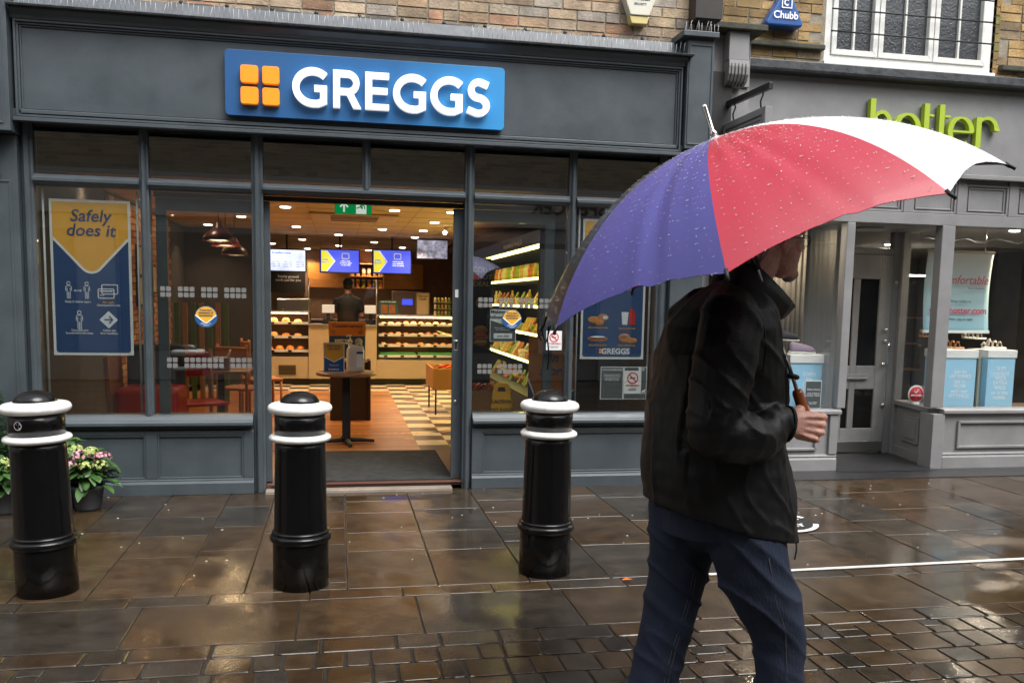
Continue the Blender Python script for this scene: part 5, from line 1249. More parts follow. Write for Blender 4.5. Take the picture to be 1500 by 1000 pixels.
for i in range(nn+1):
    z = 1.24+(2.0-1.24)*i/nn; cv = .03*sin(i/nn*pi); 
    for j in range(13): x = BX0+(BX1-BX0)*j/12; vs.append((x-(.03 if j == 0 else 0)*0, BY+cv+.004*sin(j*1.1), z))
mb = MB(); mb.add(vs, [(i*13+j, i*13+j+1, (i+1)*13+j+1, (i+1)*13+j) for i in range(nn) for j in range(12)], smooth=True)
o = mb.build('sheet', BANN, t); md = o.modifiers.new('s', 'SOLIDIFY'); md.thickness = .003; md.offset = 1
BARM = mat('banner_bar', (.55, .50, .40), .4)
box('top_bar', BX0-.005, BX1+.005, BY-.008, BY+.012, 1.985, 2.01, BARM, t, .002); box('bottom_bar', BX0-.005, BX1+.005, BY-.008, BY+.012, 1.225, 1.25, PAPER, t, .002)
for x in (5.6, 6.1): MB().tube([(x, BY, 2.01), (x, BY, 2.24)], .002, 5).build('cord', STEEL, t)
text('lettering', 'Comfortable', .118, 5.87, BY-.006, 1.73, mat('banner_red', (.62, .10, .12), .5), t, shear=.25, sx=.92); text('lettering', 'from footwear', .03, 6.03, BY-.006, 1.655, GREYPR, t)
text('lettering', 'Shop online at', .038, 5.87, BY-.004, 1.53, GREYPR, t); text('lettering', 'www.hotter.com', .095, 5.85, BY+.0, 1.44, PINK, t, bold=.015, sx=.95); text('lettering', 'anytime - day or night', .034, 5.87, BY+.006, 1.36, GREYPR, t)
# plinths with text, shoes
def plinth(x0, x1, y0_, y1_, z0, z1, lab, words, tx=None, extra=None):
    t = thing('display_plinth', lab, 'plinth', ((x0+x1)/2, (y0_+y1_)/2, z0))
    box('blue_box', x0, x1, y0_, y1_, z0, z1-.075, SKYBL, t, .002); box('white_top', x0-.01, x1+.01, y0_-.01, y1_+.01, z1-.074, z1, PAPER, t, .003)
    text('lettering', words, .052, tx or (x0+x1)/2, y0_-.001, (z0+z1-.07)/2, INK, t, bold=.0, lsp=.9)
    return t
plinth(5.62, 5.95, .72, 1.02, .501, 1.07, 'blue plinth reading shake in the shoe shop window, left of two', 'got an\nold SHAKE\nget in\nNOW\nwith our\nFITTINGS')
plinth(6.14, 6.44, .80, 1.08, .501, 1.07, 'blue plinth reading slim wide in the shoe shop window, right of two', 'SLIM\nstandard\nWIDE\nEXTRA\nWIDE\nor in the\nmiddle')
plinth(3.98, 4.37-.08, .62, .92, .501, 1.02, 'blue plinth reading over 50 in the shoe shop window behind the man', 'OVER\n50s\nLOVE\nOUR\nEASY\nFIT', tx=4.17)
t = thing('shop_poster', 'red and white offer poster leaning behind the corner post of the shoe shop window', 'poster', (5.6, .9, .5))
box('sheet', 5.475, 5.70, .74, .745, .505, .98, PAPER, t, 0); box('red_field', 5.49, 5.69, .7375, .739, .76, .97, mat('wine_red', (.28, .02, .06), .5), t, 0); box('teal_band', 5.49, 5.69, .7375, .739, .62, .65, mat('teal', (.04, .2, .2), .5), t, 0)
text('lettering', 'OUR BEST\nEVER PRICES', .024, 5.59, .736, .82, PINK, t, bold=.02)
t = thing('picture_board', 'dark leaning photo board between the two blue plinths', 'picture', (6.05, .9, .5))
box('board', 5.965, 6.13, .90, .915, .501, .99, mat('board_photo', (.05, .06, .065), .4, var=.6, vs=8), t, .003); box('frame_edge', 6.105, 6.131, .875, .899, .501, .99, BARM, t, .002)
t = thing('round_sign', 'round red and white tick sign standing on the porch window sill', 'sign', (5.40, .75, .55))
cx_, cy_, cz_ = 5.385, .80, .645
RS = Matrix.Translation((cx_, cy_, cz_)) @ Matrix.Rotation(pi/2, 4, 'X')
for nm, r, y, m_ in (('rim', .085, 0, PAPER), ('disc', .072, .003, RED)):
    o = MB().lathe([(r, 0), (r, .004)], 0, 0, 32).build(nm, m_, None); o.data.transform(Matrix.Translation((cx_, cy_-y-.001, cz_)) @ Matrix.Rotation(pi/2, 4, 'X')); par(o, t)
mb = MB(); mb.stroke([(cx_-.025, cz_+.03), (cx_-.008, cz_+.012), (cx_+.025, cz_+.05)], .010, cy_-.012, cy_-.0085); mb.build('tick', INK, t); text('lettering', 'APPROVED', .024, cx_, cy_-.009, cz_-.012, INK, t, bold=.02)
box('stand', cx_-.03, cx_+.03, cy_-.02, cy_+.02, .5485, .566, PAPER, t, .002)
t = thing('sill_notice', 'small dark notice in a silver frame reading we\'re sorry on the shoe shop sill', 'notice', (4.22, .55, .55))
mb = MB(); mb.box(4.06, 4.22, .49, .50, .549, .80); mb.build('frame', PAPER, t, .002); box('print', 4.067, 4.213, .4875, .4895, .556, .793, GREYPR, t, 0)
text('lettering', 'We\'re Sorry', .024, 4.14, .487, .72, INK, t, bold=.01); text('lettering', 'OUR STORE IS\nCLOSED TODAY', .019, 4.14, .487, .675, INK, t, bold=.01); text('lettering', 'You can still shop\nwith us online', .012, 4.14, .487, .60, INK, t, bold=.02)
def shoe(x, y, z, rz, up_, so, lab, name='shoe', open_=False, s=1.0):
    t = thing(name, lab, 'shoe', (x, y, z)); L_ = .13*s
    def ol(k, w_): return [(-1+2*k)]
    mb = MB(); rings = []
    for i in range(11):
        k = i/10; xx = -L_+2*L_*k; w_ = .038*s*sin(pi*min(max(k*.9+.07, 0), 1))**.45; zz = .012*s if k < .3 else .004*s
        rings.append([(x+xx, y+w_*cos(a), z+(.012 if k > .5 else .018)*s+(.010*s)*sin(a)*1.0) for a in [2*pi*q/12 for q in range(12)]])
    mb.loft(rings); o = mb.build('sole', so, t)
    mb = MB(); rings = []
    for i in range(10):
        k = i/9; xx = -L_*.95+1.9*L_*k; w_ = .034*s*sin(pi*min(max(k*.88+.08, 0), 1))**.5; h = (.075*(1-k)**.6+.022)*s*(1 if k > .04 else .8)*(.9 if open_ else 1)
        rings.append([(x+xx, y+w_*cos(a), z+.022*s+max(0, sin(a))*h) for a in [2*pi*q/14 for q in range(14)]])
    if open_:
        for i, hh in ((1, 1.0), (3, .9), (5, .95), (7, 1.1)):
            r0 = rings[i]; q = [V(p) for p in r0[0:8]]; q = [V((p.x+(.03 if i < 3 else -.01)*(p.z-z)/.08*s, p.y, z+.02*s+(p.z-z-.02*s)*hh)) for p in q]
            MB().tube(q, .006*s if i != 5 else .010*s, 6).build('strap', up_, t)
        MB().tube([V((x-L_*.9, y+.03*s*sin(a_), z+.022*s+.045*s*(1-abs(a_)/2))) for a_ in (-1.5, -.8, 0, .8, 1.5)], .009*s, 6).build('heel_strap', up_, t)
    else:
        mb.loft(rings); mb.build('upper', up_, t)
    t.rotation_euler.z = rz; return t
WHS = mat('sole_white', (.7, .7, .68), .5); TANS = mat('sole_tan', (.55, .3, .14), .5)
shoe(4.14, .72, 1.021, 0, mat('lilac_fabric', (.28, .22, .30), .8), WHS, 'lilac trainer with white sole on the blue plinth behind the man')
t = thing('shoe_riser', 'small clear riser holding a dark trainer behind the man', 'riser', (4.02, .80, 1.02)); MB().box(3.94, 4.14, .78, .9, 1.12, 1.126).box(3.94, 3.946, .78, .9, 1.021, 1.1195).box(4.134, 4.14, .78, .9, 1.021, 1.1195).build('stand', GLASSC, t)
shoe(4.04, .84, 1.127, 0, mat('dark_fabric', (.03, .03, .04), .8), WHS, 'dark navy trainer with white sole raised on a clear riser')
STR = mat('silver_leather', (.5, .45, .38), .4)
shoe(6.30, .93, 1.071, 0, STR, WHS, 'silver strappy sandal on the right hand blue plinth', 'sandal', True); shoe(5.78, .86, 1.071, 0, mat('tan_leather', (.40, .18, .07), .5), TANS, 'tan strappy sandal on the left hand blue plinth', 'sandal', True)
t = thing('shoe_riser', 'clear acrylic riser standing between the two blue plinths', 'riser', (6.15, 1.05, 1.02)); MB().box(6.04, 6.26, 1.03, 1.15, 1.15, 1.156).box(6.04, 6.046, 1.03, 1.15, .99, 1.1495).box(6.254, 6.26, 1.03, 1.15, .99, 1.1495).build('stand', GLASSC, t)
shoe(6.2, 1.09, 1.157, 0, STR, WHS, 'silver sandal raised on the clear riser below the banner', 'sandal', True)
shoe(5.66, 1.0, 1.17, 0, mat('bronze_leather', (.4, .2, .1), .4), TANS, 'bronze sandal half hidden behind the corner post', 'sandal', True)
t = thing('shoe_riser', 'clear riser under the bronze sandal', 'riser', (5.66, 1.0, 1.02)); MB().box(5.55, 5.80, .94, 1.06, 1.163, 1.169).box(5.55, 5.556, .94, 1.06, .501, 1.1625).box(5.794, 5.80, 1.04, 1.06, .501, 1.1625).build('stand', GLASSC, t)
t = thing('strip_light', 'lit strip light deep inside the shoe shop', 'light', (7.2, 3.5, 1.9)); box('tube', 6.7, 7.6, 3.5, 3.53, 1.86, 1.88, LE, t, 0)
t = thing('shoe_rack', 'dark wall rack of shoes at the back of the shoe shop', 'rack', (7.3, 5.8, .1))
for z in (.5, .9, 1.3): box('shelf', 6, 8.9, 5.6, 5.95, z, z+.02, SH, t, .002)
# ================================================================== ACROSS THE STREET (seen reflected)
OP = thing('brick_building', 'dark brick building across the street, seen reflected in the glass', 'building', (2, -9.2, 0))
OPB = bpy.data.materials.new('opposite_brick'); OPB.use_nodes = True; N = OPB.node_tree.nodes; L = OPB.node_tree.links
bt = N.new('ShaderNodeTexBrick'); tc = N.new('ShaderNodeTexCoord'); mp = N.new('ShaderNodeMapping'); mp.inputs['Rotation'].default_value = (pi/2, 0, 0); L.new(tc.outputs['Object'], mp.inputs[0]); L.new(mp.outputs[0], bt.inputs['Vector'])
bt.inputs['Scale'].default_value = 1; bt.inputs['Brick Width'].default_value = .225; bt.inputs['Row Height'].default_value = .075; bt.inputs['Mortar Size'].default_value = .006
bt.inputs['Color1'].default_value = (.24, .18, .11, 1); bt.inputs['Color2'].default_value = (.15, .11, .07, 1); bt.inputs['Mortar'].default_value = (.22, .19, .15, 1); L.new(bt.outputs[0], N['Principled BSDF'].inputs['Base Color']); N['Principled BSDF'].inputs['Roughness'].default_value = .9
MB().box(-14, 16, -9.6, -9.2, 3.5, 7.2).build('wall', OPB, OP); box('shop_base', -14, 16, -9.6, -9.15, 0, 2.75, mat('opposite_shop_grey', (.16, .16, .158), .6), OP, .01)
box('fascia', -14, 16, -9.6, -9.05, 2.76, 3.48, mat('opposite_fascia', (.26, .25, .23), .6), OP, .01)
RB = Matrix.Rotation(pi, 4, 'Z') @ Matrix.Rotation(pi/2, 4, 'X')
text('lettering', 'MARKS & SPENCER', .34, 4.85, -9.045, 3.13, BLK, OP, rot=RB, bold=.01, ext=.01)
for x in range(-12, 16, 3):
    box('window', x, x+1.2, -9.215, -9.19, 4.4, 6.2, OBS, OP, 0); box('lintel', x-.1, x+1.3, -9.22, -9.17, 6.205, 6.35, HGREY, OP, .01)
    box('shop_window', x-.6, x+1.7, -9.17, -9.13, .5, 2.5, OBS, OP, 0); box('shop_post', x+1.75, x+2.35, -9.2, -9.08, .0, 2.74, HGREY, OP, .01)
box('entrance_panel', 3.6, 4.2, -9.12, -9.10, .5, 2.4, mat('opposite_pale_window', (.30, .32, .34), .5), OP, 0)  # flat pale panel in the opposite shopfront
# end-of-street blocks so the sky is only seen overhead
for x, w_, h, lab in ((-22, 8, 9, 'tall plain rendered building closing the left end of the street'), (20, 8, 9, 'tall plain rendered building closing the right end of the street')):
    t = thing('building', lab, 'building', (x, -4, 0)); box('wall', x-w_/2, x+w_/2, -14, 4, 0, h, HD if False else mat('render_wall', (.3, .28, .24), .9, var=.2), t, .02)
    for k in range(3):
        for q in range(2): box('window', x+(w_/2 if x < 0 else -w_/2)-.02, x+(w_/2 if x < 0 else -w_/2)+.02, -11+k*4.0, -9.8+k*4.0, 2+q*3.2, 3.6+q*3.2, OBS, t, 0)
# ================================================================== FLOWER POTS
LEAFM = mat('hydrangea_leaf', (.045, .11, .025), .4, var=.4, vs=20, coat=.3); LEAFD = mat('dark_foliage', (.03, .075, .02), .5, var=.5, vs=20)
PINKF = mat('pink_petal', (.66, .30, .38), .6, var=.3, vs=60); LIMEF = mat('lime_petal', (.42, .50, .16), .6, var=.3, vs=60); POTM = mat('grey_pot', (.045, .047, .05), .5)
def leaf(mb, p, d, ln_, w_, n_=5, droop=.3):
    p = V(p); d = V(d).normalized(); s = d.cross(V((0, 0, 1)));
    if s.length < .1: s = V((1, 0, 0))
    s.normalize(); nrm_ = s.cross(d); L1_, R1, Cn = [], [], []
    for i in range(n_+1):
        k = i/n_; c = p+d*(ln_*k)+V((0, 0, -droop*ln_*k*k)); ww = w_*sin(pi*(k*.93+.05))**.8
        Cn.append(c-nrm_*(-.12*ww)); L1_.append(c+s*ww+nrm_*(.25*ww)); R1.append(c-s*ww+nrm_*(.25*ww))
    vs = L1_+Cn+R1; m_ = n_+1; fs = []
    for i in range(n_): fs += [(i, i+1, m_+i+1, m_+i), (m_+i, m_+i+1, 2*m_+i+1, 2*m_+i)]
    mb.add(vs, fs, smooth=True)
def flowerhead(mb, c, r, n_=46, ps=.0095):
    r = r*1.15
    for i in range(n_):
        th = math.acos(1-1.25*random.random()); ph = random.uniform(0, 2*pi); nv = V((sin(th)*cos(ph), sin(th)*sin(ph), cos(th)))
        p = V(c)+V((nv.x*r, nv.y*r, nv.z*r*.7)); a = nv.cross(V((.3, .5, .8))).normalized(); b = nv.cross(a); ro = random.uniform(0, 1.5)
        for k in range(4):
            q = ro+k*pi/2; d1 = a*cos(q)+b*sin(q); d2 = a*cos(q+.75)+b*sin(q+.75); d0 = a*cos(q-.75)+b*sin(q-.75)
            mb.add([p, p+d0*ps*.8+nv*.002, p+d1*ps*1.25+nv*.003, p+d2*ps*.8+nv*.002], [(0, 1, 2, 3)])
def hydrangea(x, y, z0, h, R, lab, heads, seed, pot=True, g=None):
    random.seed(seed)
    t = thing('potted_plant', lab, 'plant', (x, y, 0), g)
    pot_h = .17
    MB().lathe([(.075, .0), (.082, .02), (.10, pot_h-.03), (.108, pot_h-.025), (.108, pot_h), (.098, pot_h), (.094, pot_h-.02), (.001, pot_h-.02)], x, y, 28).build('pot', POTM, t)
    mb = MB(); st = MB()
    for i in range(150):
        a = random.uniform(0, 2*pi); rr_ = R*random.uniform(.15, .85); zz = pot_h+random.uniform(.0, h-.02)*(.4+.6*(1-rr_/R)+.2)
        zz = min(zz, pot_h+h-.02); p = (x+rr_*cos(a), y+rr_*sin(a), zz); leaf(mb, p, (cos(a), sin(a), random.uniform(-.2, .6)), random.uniform(.07, .12), random.uniform(.025, .038), 5, random.uniform(.2, .6))
    mb.build('foliage', LEAFM, t)
    for i in range(9): a = i*.7; st.tube([(x+.02*cos(a), y+.02*sin(a), pot_h-.02), (x+R*.4*cos(a), y+R*.4*sin(a), pot_h+h*.5), (x+R*.6*cos(a), y+R*.6*sin(a), pot_h+h*.85)], .004, 5)
    st.build('stems', LEAFD, t)
    for dx, dy, dz, r, pk in heads:
        dx, dy, dz = dx*.85, dy*.85, dz*.86
        mb = MB(); flowerhead(mb, (x+dx, y+dy, pot_h+dz), r); mb.build('flower_head', PINKF if pk else LIMEF, t)
hydrangea(-1.66, -.40, 0, .24, .155, 'hydrangea with pink and lime flower heads in a grey pot by the stall riser', [(-.02, -.10, .24, .05, 1), (.05, -.08, .27, .04, 0), (.13, -.06, .22, .05, 1), (.12, -.10, .17, .04, 0), (-.09, -.12, .17, .045, 1), (.02, -.14, .17, .035, 0), (-.06, -.06, .29, .035, 0), (-.12, -.10, .13, .035, 0)], 5)
hydrangea(-2.16, -.45, 0, .28, .18, 'lime hydrangea in a pot partly cut off at the left edge behind the bollard', [(.02, -.12, .22, .045, 0), (.10, -.1, .17, .04, 0), (-.05, -.1, .25, .04, 1), (.12, -.02, .24, .035, 1)], 9)
hydrangea(-1.86, -.22, 0, .30, .15, 'leafy hydrangea without flowers hidden behind the leftmost bollard', [(.03, -.1, .26, .03, 0)], 12)
random.seed(21)
t = thing('potted_shrub', 'clipped conical evergreen in a dark pot at the left edge', 'plant', (-2.34, -.22, 0))
MB().lathe([(.12, 0), (.15, .22), (.14, .22), (.001, .2)], -2.34, -.22, 28).build('pot', BLK, t)
mb = MB()
for i in range(2600):
    z = .2+.65*random.random()**1.1; r = .21*(1-(z-.2)/.75)**.6*random.uniform(.75, 1.05); a = random.uniform(0, 2*pi)
    leaf(mb, (-2.34+r*cos(a), -.22+r*sin(a), z), (cos(a), sin(a), random.uniform(-.3, .9)), .03, .009, 2, .1)
mb.build('crown', LEAFD, t); MB().tube([(-2.34, -.22, .2), (-2.34, -.22, .8)], .012, 8).build('trunk', BREAD[2], t)
random.seed(33)
# ================================================================== UMBRELLA
UC = V((1.140, -4.071, 1.955)); UA = V((-.346, .074, .935)).normalized(); UR, UH = .731, .368
UB = UA.cross(V((0, 1, 0))).normalized(); UV = UA.cross(UB); UP0 = .248
UT = thing('umbrella', 'large wet golf umbrella in purple, red, white and black panels held over the man', 'umbrella', tuple(UC))
def cloth(n, c, tr=.22):
    m = mat(n, c, .42, bump=.10, bs=300, coat=.15); t_ = m.node_tree; b = t_.nodes['Principled BSDF']
    tl = t_.nodes.new('ShaderNodeBsdfTranslucent'); tl.inputs[0].default_value = (*c, 1); mx = t_.nodes.new('ShaderNodeMixShader'); mx.inputs[0].default_value = tr
    t_.links.new(b.outputs[0], mx.inputs[1]); t_.links.new(tl.outputs[0], mx.inputs[2]); t_.links.new(mx.outputs[0], t_.nodes['Material Output'].inputs[0])
    return m
UCOL = [cloth('cloth_purple', (.095, .086, .35)), cloth('cloth_red', (.51, .018, .048)), cloth('cloth_white', (.92, .92, .93)), cloth('cloth_black', (.010, .010, .011), .05)]
def rib(ang, t):
    th = t*radians(54.0); rho = UR/sin(radians(54.0)); r = rho*sin(th); h = rho*(1-cos(th))*(UH/(rho*(1-cos(radians(54.0)))))
    return UC+(UB*cos(ang)+UV*sin(ang))*r-UA*h
rw = random.Random(11)
canopy_pts = []
for k in range(8):
    a0, a1 = UP0+k*pi/4, UP0+(k+1)*pi/4; nt_, ns_ = 34, 18; vs = []; 
    for i in range(nt_+1):
        for j in range(ns_+1):
            s = j/ns_; sc = 4*s*(1-s); t = (i/nt_)*(1-.055*sc)
            t = max(t, .012)
            pa, pb = rib(a0, t), rib(a1, t); ch = pa.lerp(pb, s); am = a0+(a1-a0)*s
            rd = rib(am, t); p = ch.lerp(rd, .38)
            nzv = noise.noise(V((s*3+k*7, t*1.4, k*3.1)))*.014+noise.noise(V((s*9+k*5, t*2.5, k)))*.007
            fold = 0
            if k == 0: fold = -.020*math.exp(-((s-.52-.12*t)/.045)**2)*t+.010*math.exp(-((s-.43-.12*t)/.06)**2)*t-.008*math.exp(-((s-.8)/.05)**2)*t
            if k == 1: fold = .013*math.exp(-((s-(.22+.34*t))/.022)**2)*t*(1.15-t)*3-.010*math.exp(-((s-(.30+.34*t))/.05)**2)*t+.010*math.exp(-((s-(.12+.1*t))/.03)**2)*(1-t)
            p = p+UA*((nzv*sc*(1-.6*t)+fold*(1-.55*t*t))*min(1, t*3)); vs.append(p)
            if i > 1 and 0 < j < ns_: canopy_pts.append((k, p))
    mb = MB(); mb.add(vs, [(i*(ns_+1)+j, i*(ns_+1)+j+1, (i+1)*(ns_+1)+j+1, (i+1)*(ns_+1)+j) for i in range(nt_) for j in range(ns_)], smooth=True)
    o = mb.build('canopy_panel', UCOL[k % 4], UT)
    if k == 0 or True:
        n0 = o.data.polygons[200].normal
        if n0.dot(UA) < 0: o.data.flip_normals()
    md = o.modifiers.new('s', 'SOLIDIFY'); md.thickness = .0012; md.offset = -1; md.use_rim = False
    ed = [vs[nt_*(ns_+1)+j] for j in range(ns_+1)]
    MB().tube(ed, .0011, 5).build('hem', UCOL[k % 4] if k != 2 else BLK, UT)
for k in range(8):
    a = UP0+k*pi/4
    MB().tube([rib(a, i/16)-UA*.006 for i in range(1, 17)], .0028, 6).build('rib', BLK, UT)
    tip = rib(a, 1); d = (tip-rib(a, .94)).normalized()
    MB().tube([tip-d*.012, tip+d*.020], [.0055, .0045], 8).build('rib_tip', BLK, UT)
    run = UC-UA*.40
    MB().tube([run+(UB*cos(a)+UV*sin(a))*.012, rib(a, .5)-UA*.008], .002, 6).build('stretcher', STEEL, UT)
MB().tube([UC-UA*.82, UC+UA*.02], .0062, 12).build('shaft', CHROME, UT)
MB().tube([UC-UA*.42, UC-UA*.36], .012, 12).build('runner', BLK, UT)
MB().tube([UC-UA*.006, UC+UA*.006, UC+UA*.014], [.028, .020, .008], 16).build('top_cap', CHROME, UT)
MB().tube([UC+UA*.01, UC+UA*.022, UC+UA*.03, UC+UA*.105, UC+UA*.112], [.012, .012, .0068, .0075, .006], 12).build('ferrule', CHROME, UT)
HM = mat('orange_brown_wood', (.30, .075, .02), .3, coat=.5)
MB().tube([UC-UA*.82, UC-UA*.83, UC-UA*.912, UC-UA*.975, UC-UA*.987], [.013, .0175, .0175, .017, .010], 18).build('handle', HM, UT)
# closing strap wound round the shaft above the handle and the dangling tie at the left rim
MB().tube([UC-UA*.775+UB*(.013*cos(a))+UV*(.013*sin(a))+UA*.008*cos(a) for a in [2*pi*i/16 for i in range(17)]], .008, 8).build('strap_loop', BLK, UT)
tp_ = rib(UP0+7*pi/4, 1)
q = [tp_, tp_+V((.0, 0, -.03)), tp_+V((.012, 0, -.06)), tp_+V((.022, 0, -.02)), tp_+V((.03, .01, .0))]; MB().tube(q, .003, 6).build('tie', BLK, UT)
q = [tp_+V((.02, 0, 0)), tp_+V((.018, .0, -.05)), tp_+V((.024, .0, -.10)), tp_+V((.020, 0, -.15))]; MB().tube(q, .0028, 6).build('tie', BLK, UT)
q = [tp_+V((-.01, 0, -.0)), tp_+V((-.016, .0, -.03)), tp_+V((-.004, .0, -.05))]; MB().tube(q, .003, 6).build('tie', BLK, UT)
DRM = mat('rain_drop', (.95, .96, .98), .06, spec=.9, trans=.7)
mb = MB(); OCT = [(0, 0, 1), (1, 0, .1), (.7, .7, .1), (0, 1, .1), (-.7, .7, .1), (-1, 0, .1), (-.7, -.7, .1), (0, -1, .1), (.7, -.7, .1)]
for i in range(9000):
    k, p = canopy_pts[rw.randrange(len(canopy_pts))]
    p = p+(UB*rw.uniform(-.007, .007)+UV*rw.uniform(-.007, .007))
    r = rw.choice((.0007, .0009, .0010, .0012, .0014, .0016, .0020))*rw.uniform(.8, 1.2)
    k_, pn = k, None
    # keep the bead on the dome: project along the axis onto nearest sampled height
    nv = (p-(UC-UA*.55)).normalized(); a = nv.cross(UB).normalized(); b = nv.cross(a)
    mb.add([p+nv*.0013+a*(x*r)+b*(y*r)+nv*(z*r*.9) for x, y, z in OCT], [(0, 1+j, 1+(j+1) % 8) for j in range(8)], smooth=True)
o = mb.build('rain_beads', DRM, UT); o['kind'] = 'stuff'
# ================================================================== MAN
MY = -4.0
def K(x, z, y):
    k = (y+6.706)/2.706; return V((x*k, y, 1.45+(z-1.45)*k))
MN = thing('person', 'man in black jacket and dark blue jeans striding right with an umbrella in his hand', 'person', (1.25, MY, 0))
XA, YA = V((1, 0, 0)), V((0, 1, 0))
def limb(mb, pts, radii, n=18, p=1.0, up=YA):
    rings = []; pts = [V(q) for q in pts]
    for i, q in enumerate(pts):
        t = (pts[min(i+1, len(pts)-1)]-pts[max(i-1, 0)]).normalized(); ey = (up-t*t.dot(up)).normalized(); ex = ey.cross(t)
        ra, rb = radii[i] if isinstance(radii[i], tuple) else (radii[i], radii[i])
        rings.append(ering(q, ex, ey, ra, rb, n, p))
    mb.loft(rings)
def ball(mb, c, r): mb.ell(c, (r, r, r), 12)
# ---- legs centre lines (right = nearer the camera and in front)
RLg = [K(1.30, .80, -4.09), K(1.345, .66, -4.10), K(1.375, .56, -4.10), K(1.418, .47, -4.10), K(1.462, .385, -4.10), K(1.482, .30, -4.10), K(1.490, .18, -4.10)]
RLr = [(.135, .12), (.132, .115), (.122, .108), (.112, .10), (.100, .094), (.088, .088), (.080, .082)]
kx = RLg[-1].x
RLg += [V((kx+.00, -4.10, .14)), V((kx+.005, -4.10, .055))]; RLr += [(.079, .08), (.086, .085)]
LLg = [K(1.12, .84, -3.91), K(1.112, .70, -3.91), K(1.105, .58, -3.91), K(1.083, .45, -3.91), K(1.056, .32, -3.91), K(1.030, .19, -3.91)]
LLr = [(.125, .115), (.118, .11), (.104, .10), (.096, .094), (.090, .088), (.086, .085)]
lx = LLg[-1].x; LLg += [V((lx-.035, -3.91, .07))]; LLr += [(.088, .086)]
body = MB()
TC = V((1.215, MY, 0))
for pts, fa in ((RLg, .62), (LLg, .62)): limb(body, pts, [.075 if i < 2 else (.06 if i < 4 else .045) for i in range(len(pts))])
limb(body, [(1.22, MY, .74), (1.22, MY, .95), (1.21, MY, 1.2), (1.22, MY, 1.38), (1.26, MY, 1.46)], [(.13, .16), (.14, .16), (.13, .17), (.12, .17), (.08, .09)])
HY = radians(8); HC = V((1.385, MY, 1.66))
def hp(x, y, z):   # head coordinates: x forward, y to the man's left, measured from the head centre
    return HC+V((x*cos(HY)-y*sin(HY), x*sin(HY)+y*cos(HY), z))
HR = Matrix.Rotation(HY, 3, 'Z')
limb(body, [(1.255, MY, 1.44), (1.29, MY, 1.51), (1.335, MY, 1.575), (1.36, MY, 1.63)], [(.075, .08), (.064, .066), (.062, .062), (.06, .06)])
def he(x, y, z, r, n=16, rot=None): body.ell(hp(x, y, z), r, n, (HR @ rot) if rot else HR)
he(-.005, 0, .035, (.100, .078, .092), 22); he(.035, 0, -.030, (.062, .062, .075), 18); he(.040, 0, -.075, (.050, .050, .045), 16)
he(.066, 0, -.100, (.028, .030, .024), 14); he(.078, 0, -.062, (.018, .030, .018), 12); he(.086, 0, -.052, (.010, .022, .007), 10); he(.083, 0, -.072, (.010, .020, .008), 10)
he(.088, 0, .030, (.014, .048, .012), 12)
body.tube([hp(.086, 0, .022), hp(.100, 0, -.002), hp(.110, 0, -.020), hp(.100, 0, -.030)], [.009, .011, .0145, .010], 10)
for s in (-1, 1):
    he(.100, s*.012, -.024, (.010, .008, .009), 8); he(.058, s*.042, -.020, (.026, .022, .024), 12)
    body.ell(hp(-.008, s*.078, -.012), (.018, .007, .031), 12, HR @ Matrix.Rotation(s*.3, 3, 'Z')); body.ell(hp(-.008, s*.080, -.034), (.010, .007, .010), 8, HR)
# arms and the gripping right hand
gp = UC-UA*.945                      # point on the umbrella handle inside the fist
e1 = V((.975, .02, -.14)).normalized(); e2 = V((-.10, .06, .99)); e2 = (e2-e1*e1.dot(e2)).normalized(); e3 = e1.cross(e2)
if e3.y > 0: e3 = -e3
HS_ = 1.17
def hd(a, b, c): return gp+e1*((a-.030)*HS_)+e2*(b*HS_)+e3*((c+.034)*HS_)
sh = V((1.15, -4.19, 1.42)); el_ = V((1.095, -4.255, 1.085)); wr = hd(-.075, -.002, -.004)
limb(body, [sh, (sh+el_)/2, el_], [.045, .038, .032], up=XA); limb(body, [el_, (el_*.4+wr*.6), wr, hd(-.04, 0, -.002)], [.030, .030, (.024, .031), (.020, .034)], up=e2)
# palm as a slab that widens to the knuckles
pal = []
for a, w1, th, c in ((-.050, .028, .018, 0), (-.030, .034, .019, 0), (-.005, .040, .018, 0), (.020, .042, .016, .002), (.036, .041, .013, .001)):
    pal.append(ering(hd(a, .001, c-.004), e2, e3, w1*HS_, th*HS_, 18, .8))
body.loft(pal)
fing = ((.031, 1.0, .0098), (.0105, 1.06, .0102), (-.0105, 1.0, .0098), (-.031, .84, .0088))
for b, ls, r in fing:
    dv = .010 if b < -.02 else 0
    body.tube([hd(.022, b*.92, -.003), hd(.040-dv, b, .003), hd(.058-dv, b*1.02, -.012), hd(.062*ls-dv+.004, b*1.04, -.034), hd(.050*ls-dv, b*1.04, -.052), hd(.030-dv, b*1.03, -.060), hd(.012, b*1.02, -.054)], [r*HS_*q_ for q_ in (1.0, 1.16, 1.0, 1.08, .95, .95, .8)], 12)
    body.ell(hd(.040-dv, b, .005), (r*1.2*HS_,)*3, 10); body.ell(hd(.012, b*1.02, -.054), (r*.82,)*3, 10)
for b, ls, r in fing: body.tube([hd(-.034, b*.55, .009), hd(.0, b*.85, .012), hd(.034, b, .010)], [.003, .0055, .0085], 8)
body.tube([hd(-.038, .018, -.012), hd(-.012, .040, -.024), hd(.012, .052, -.044), (hd(.030, .050, -.066)), hd(.045, .042, -.074)], [.016, .0165, .0145, .013, .011], 12)
body.ell(hd(.045, .042, -.074), (.0095,)*3, 10)
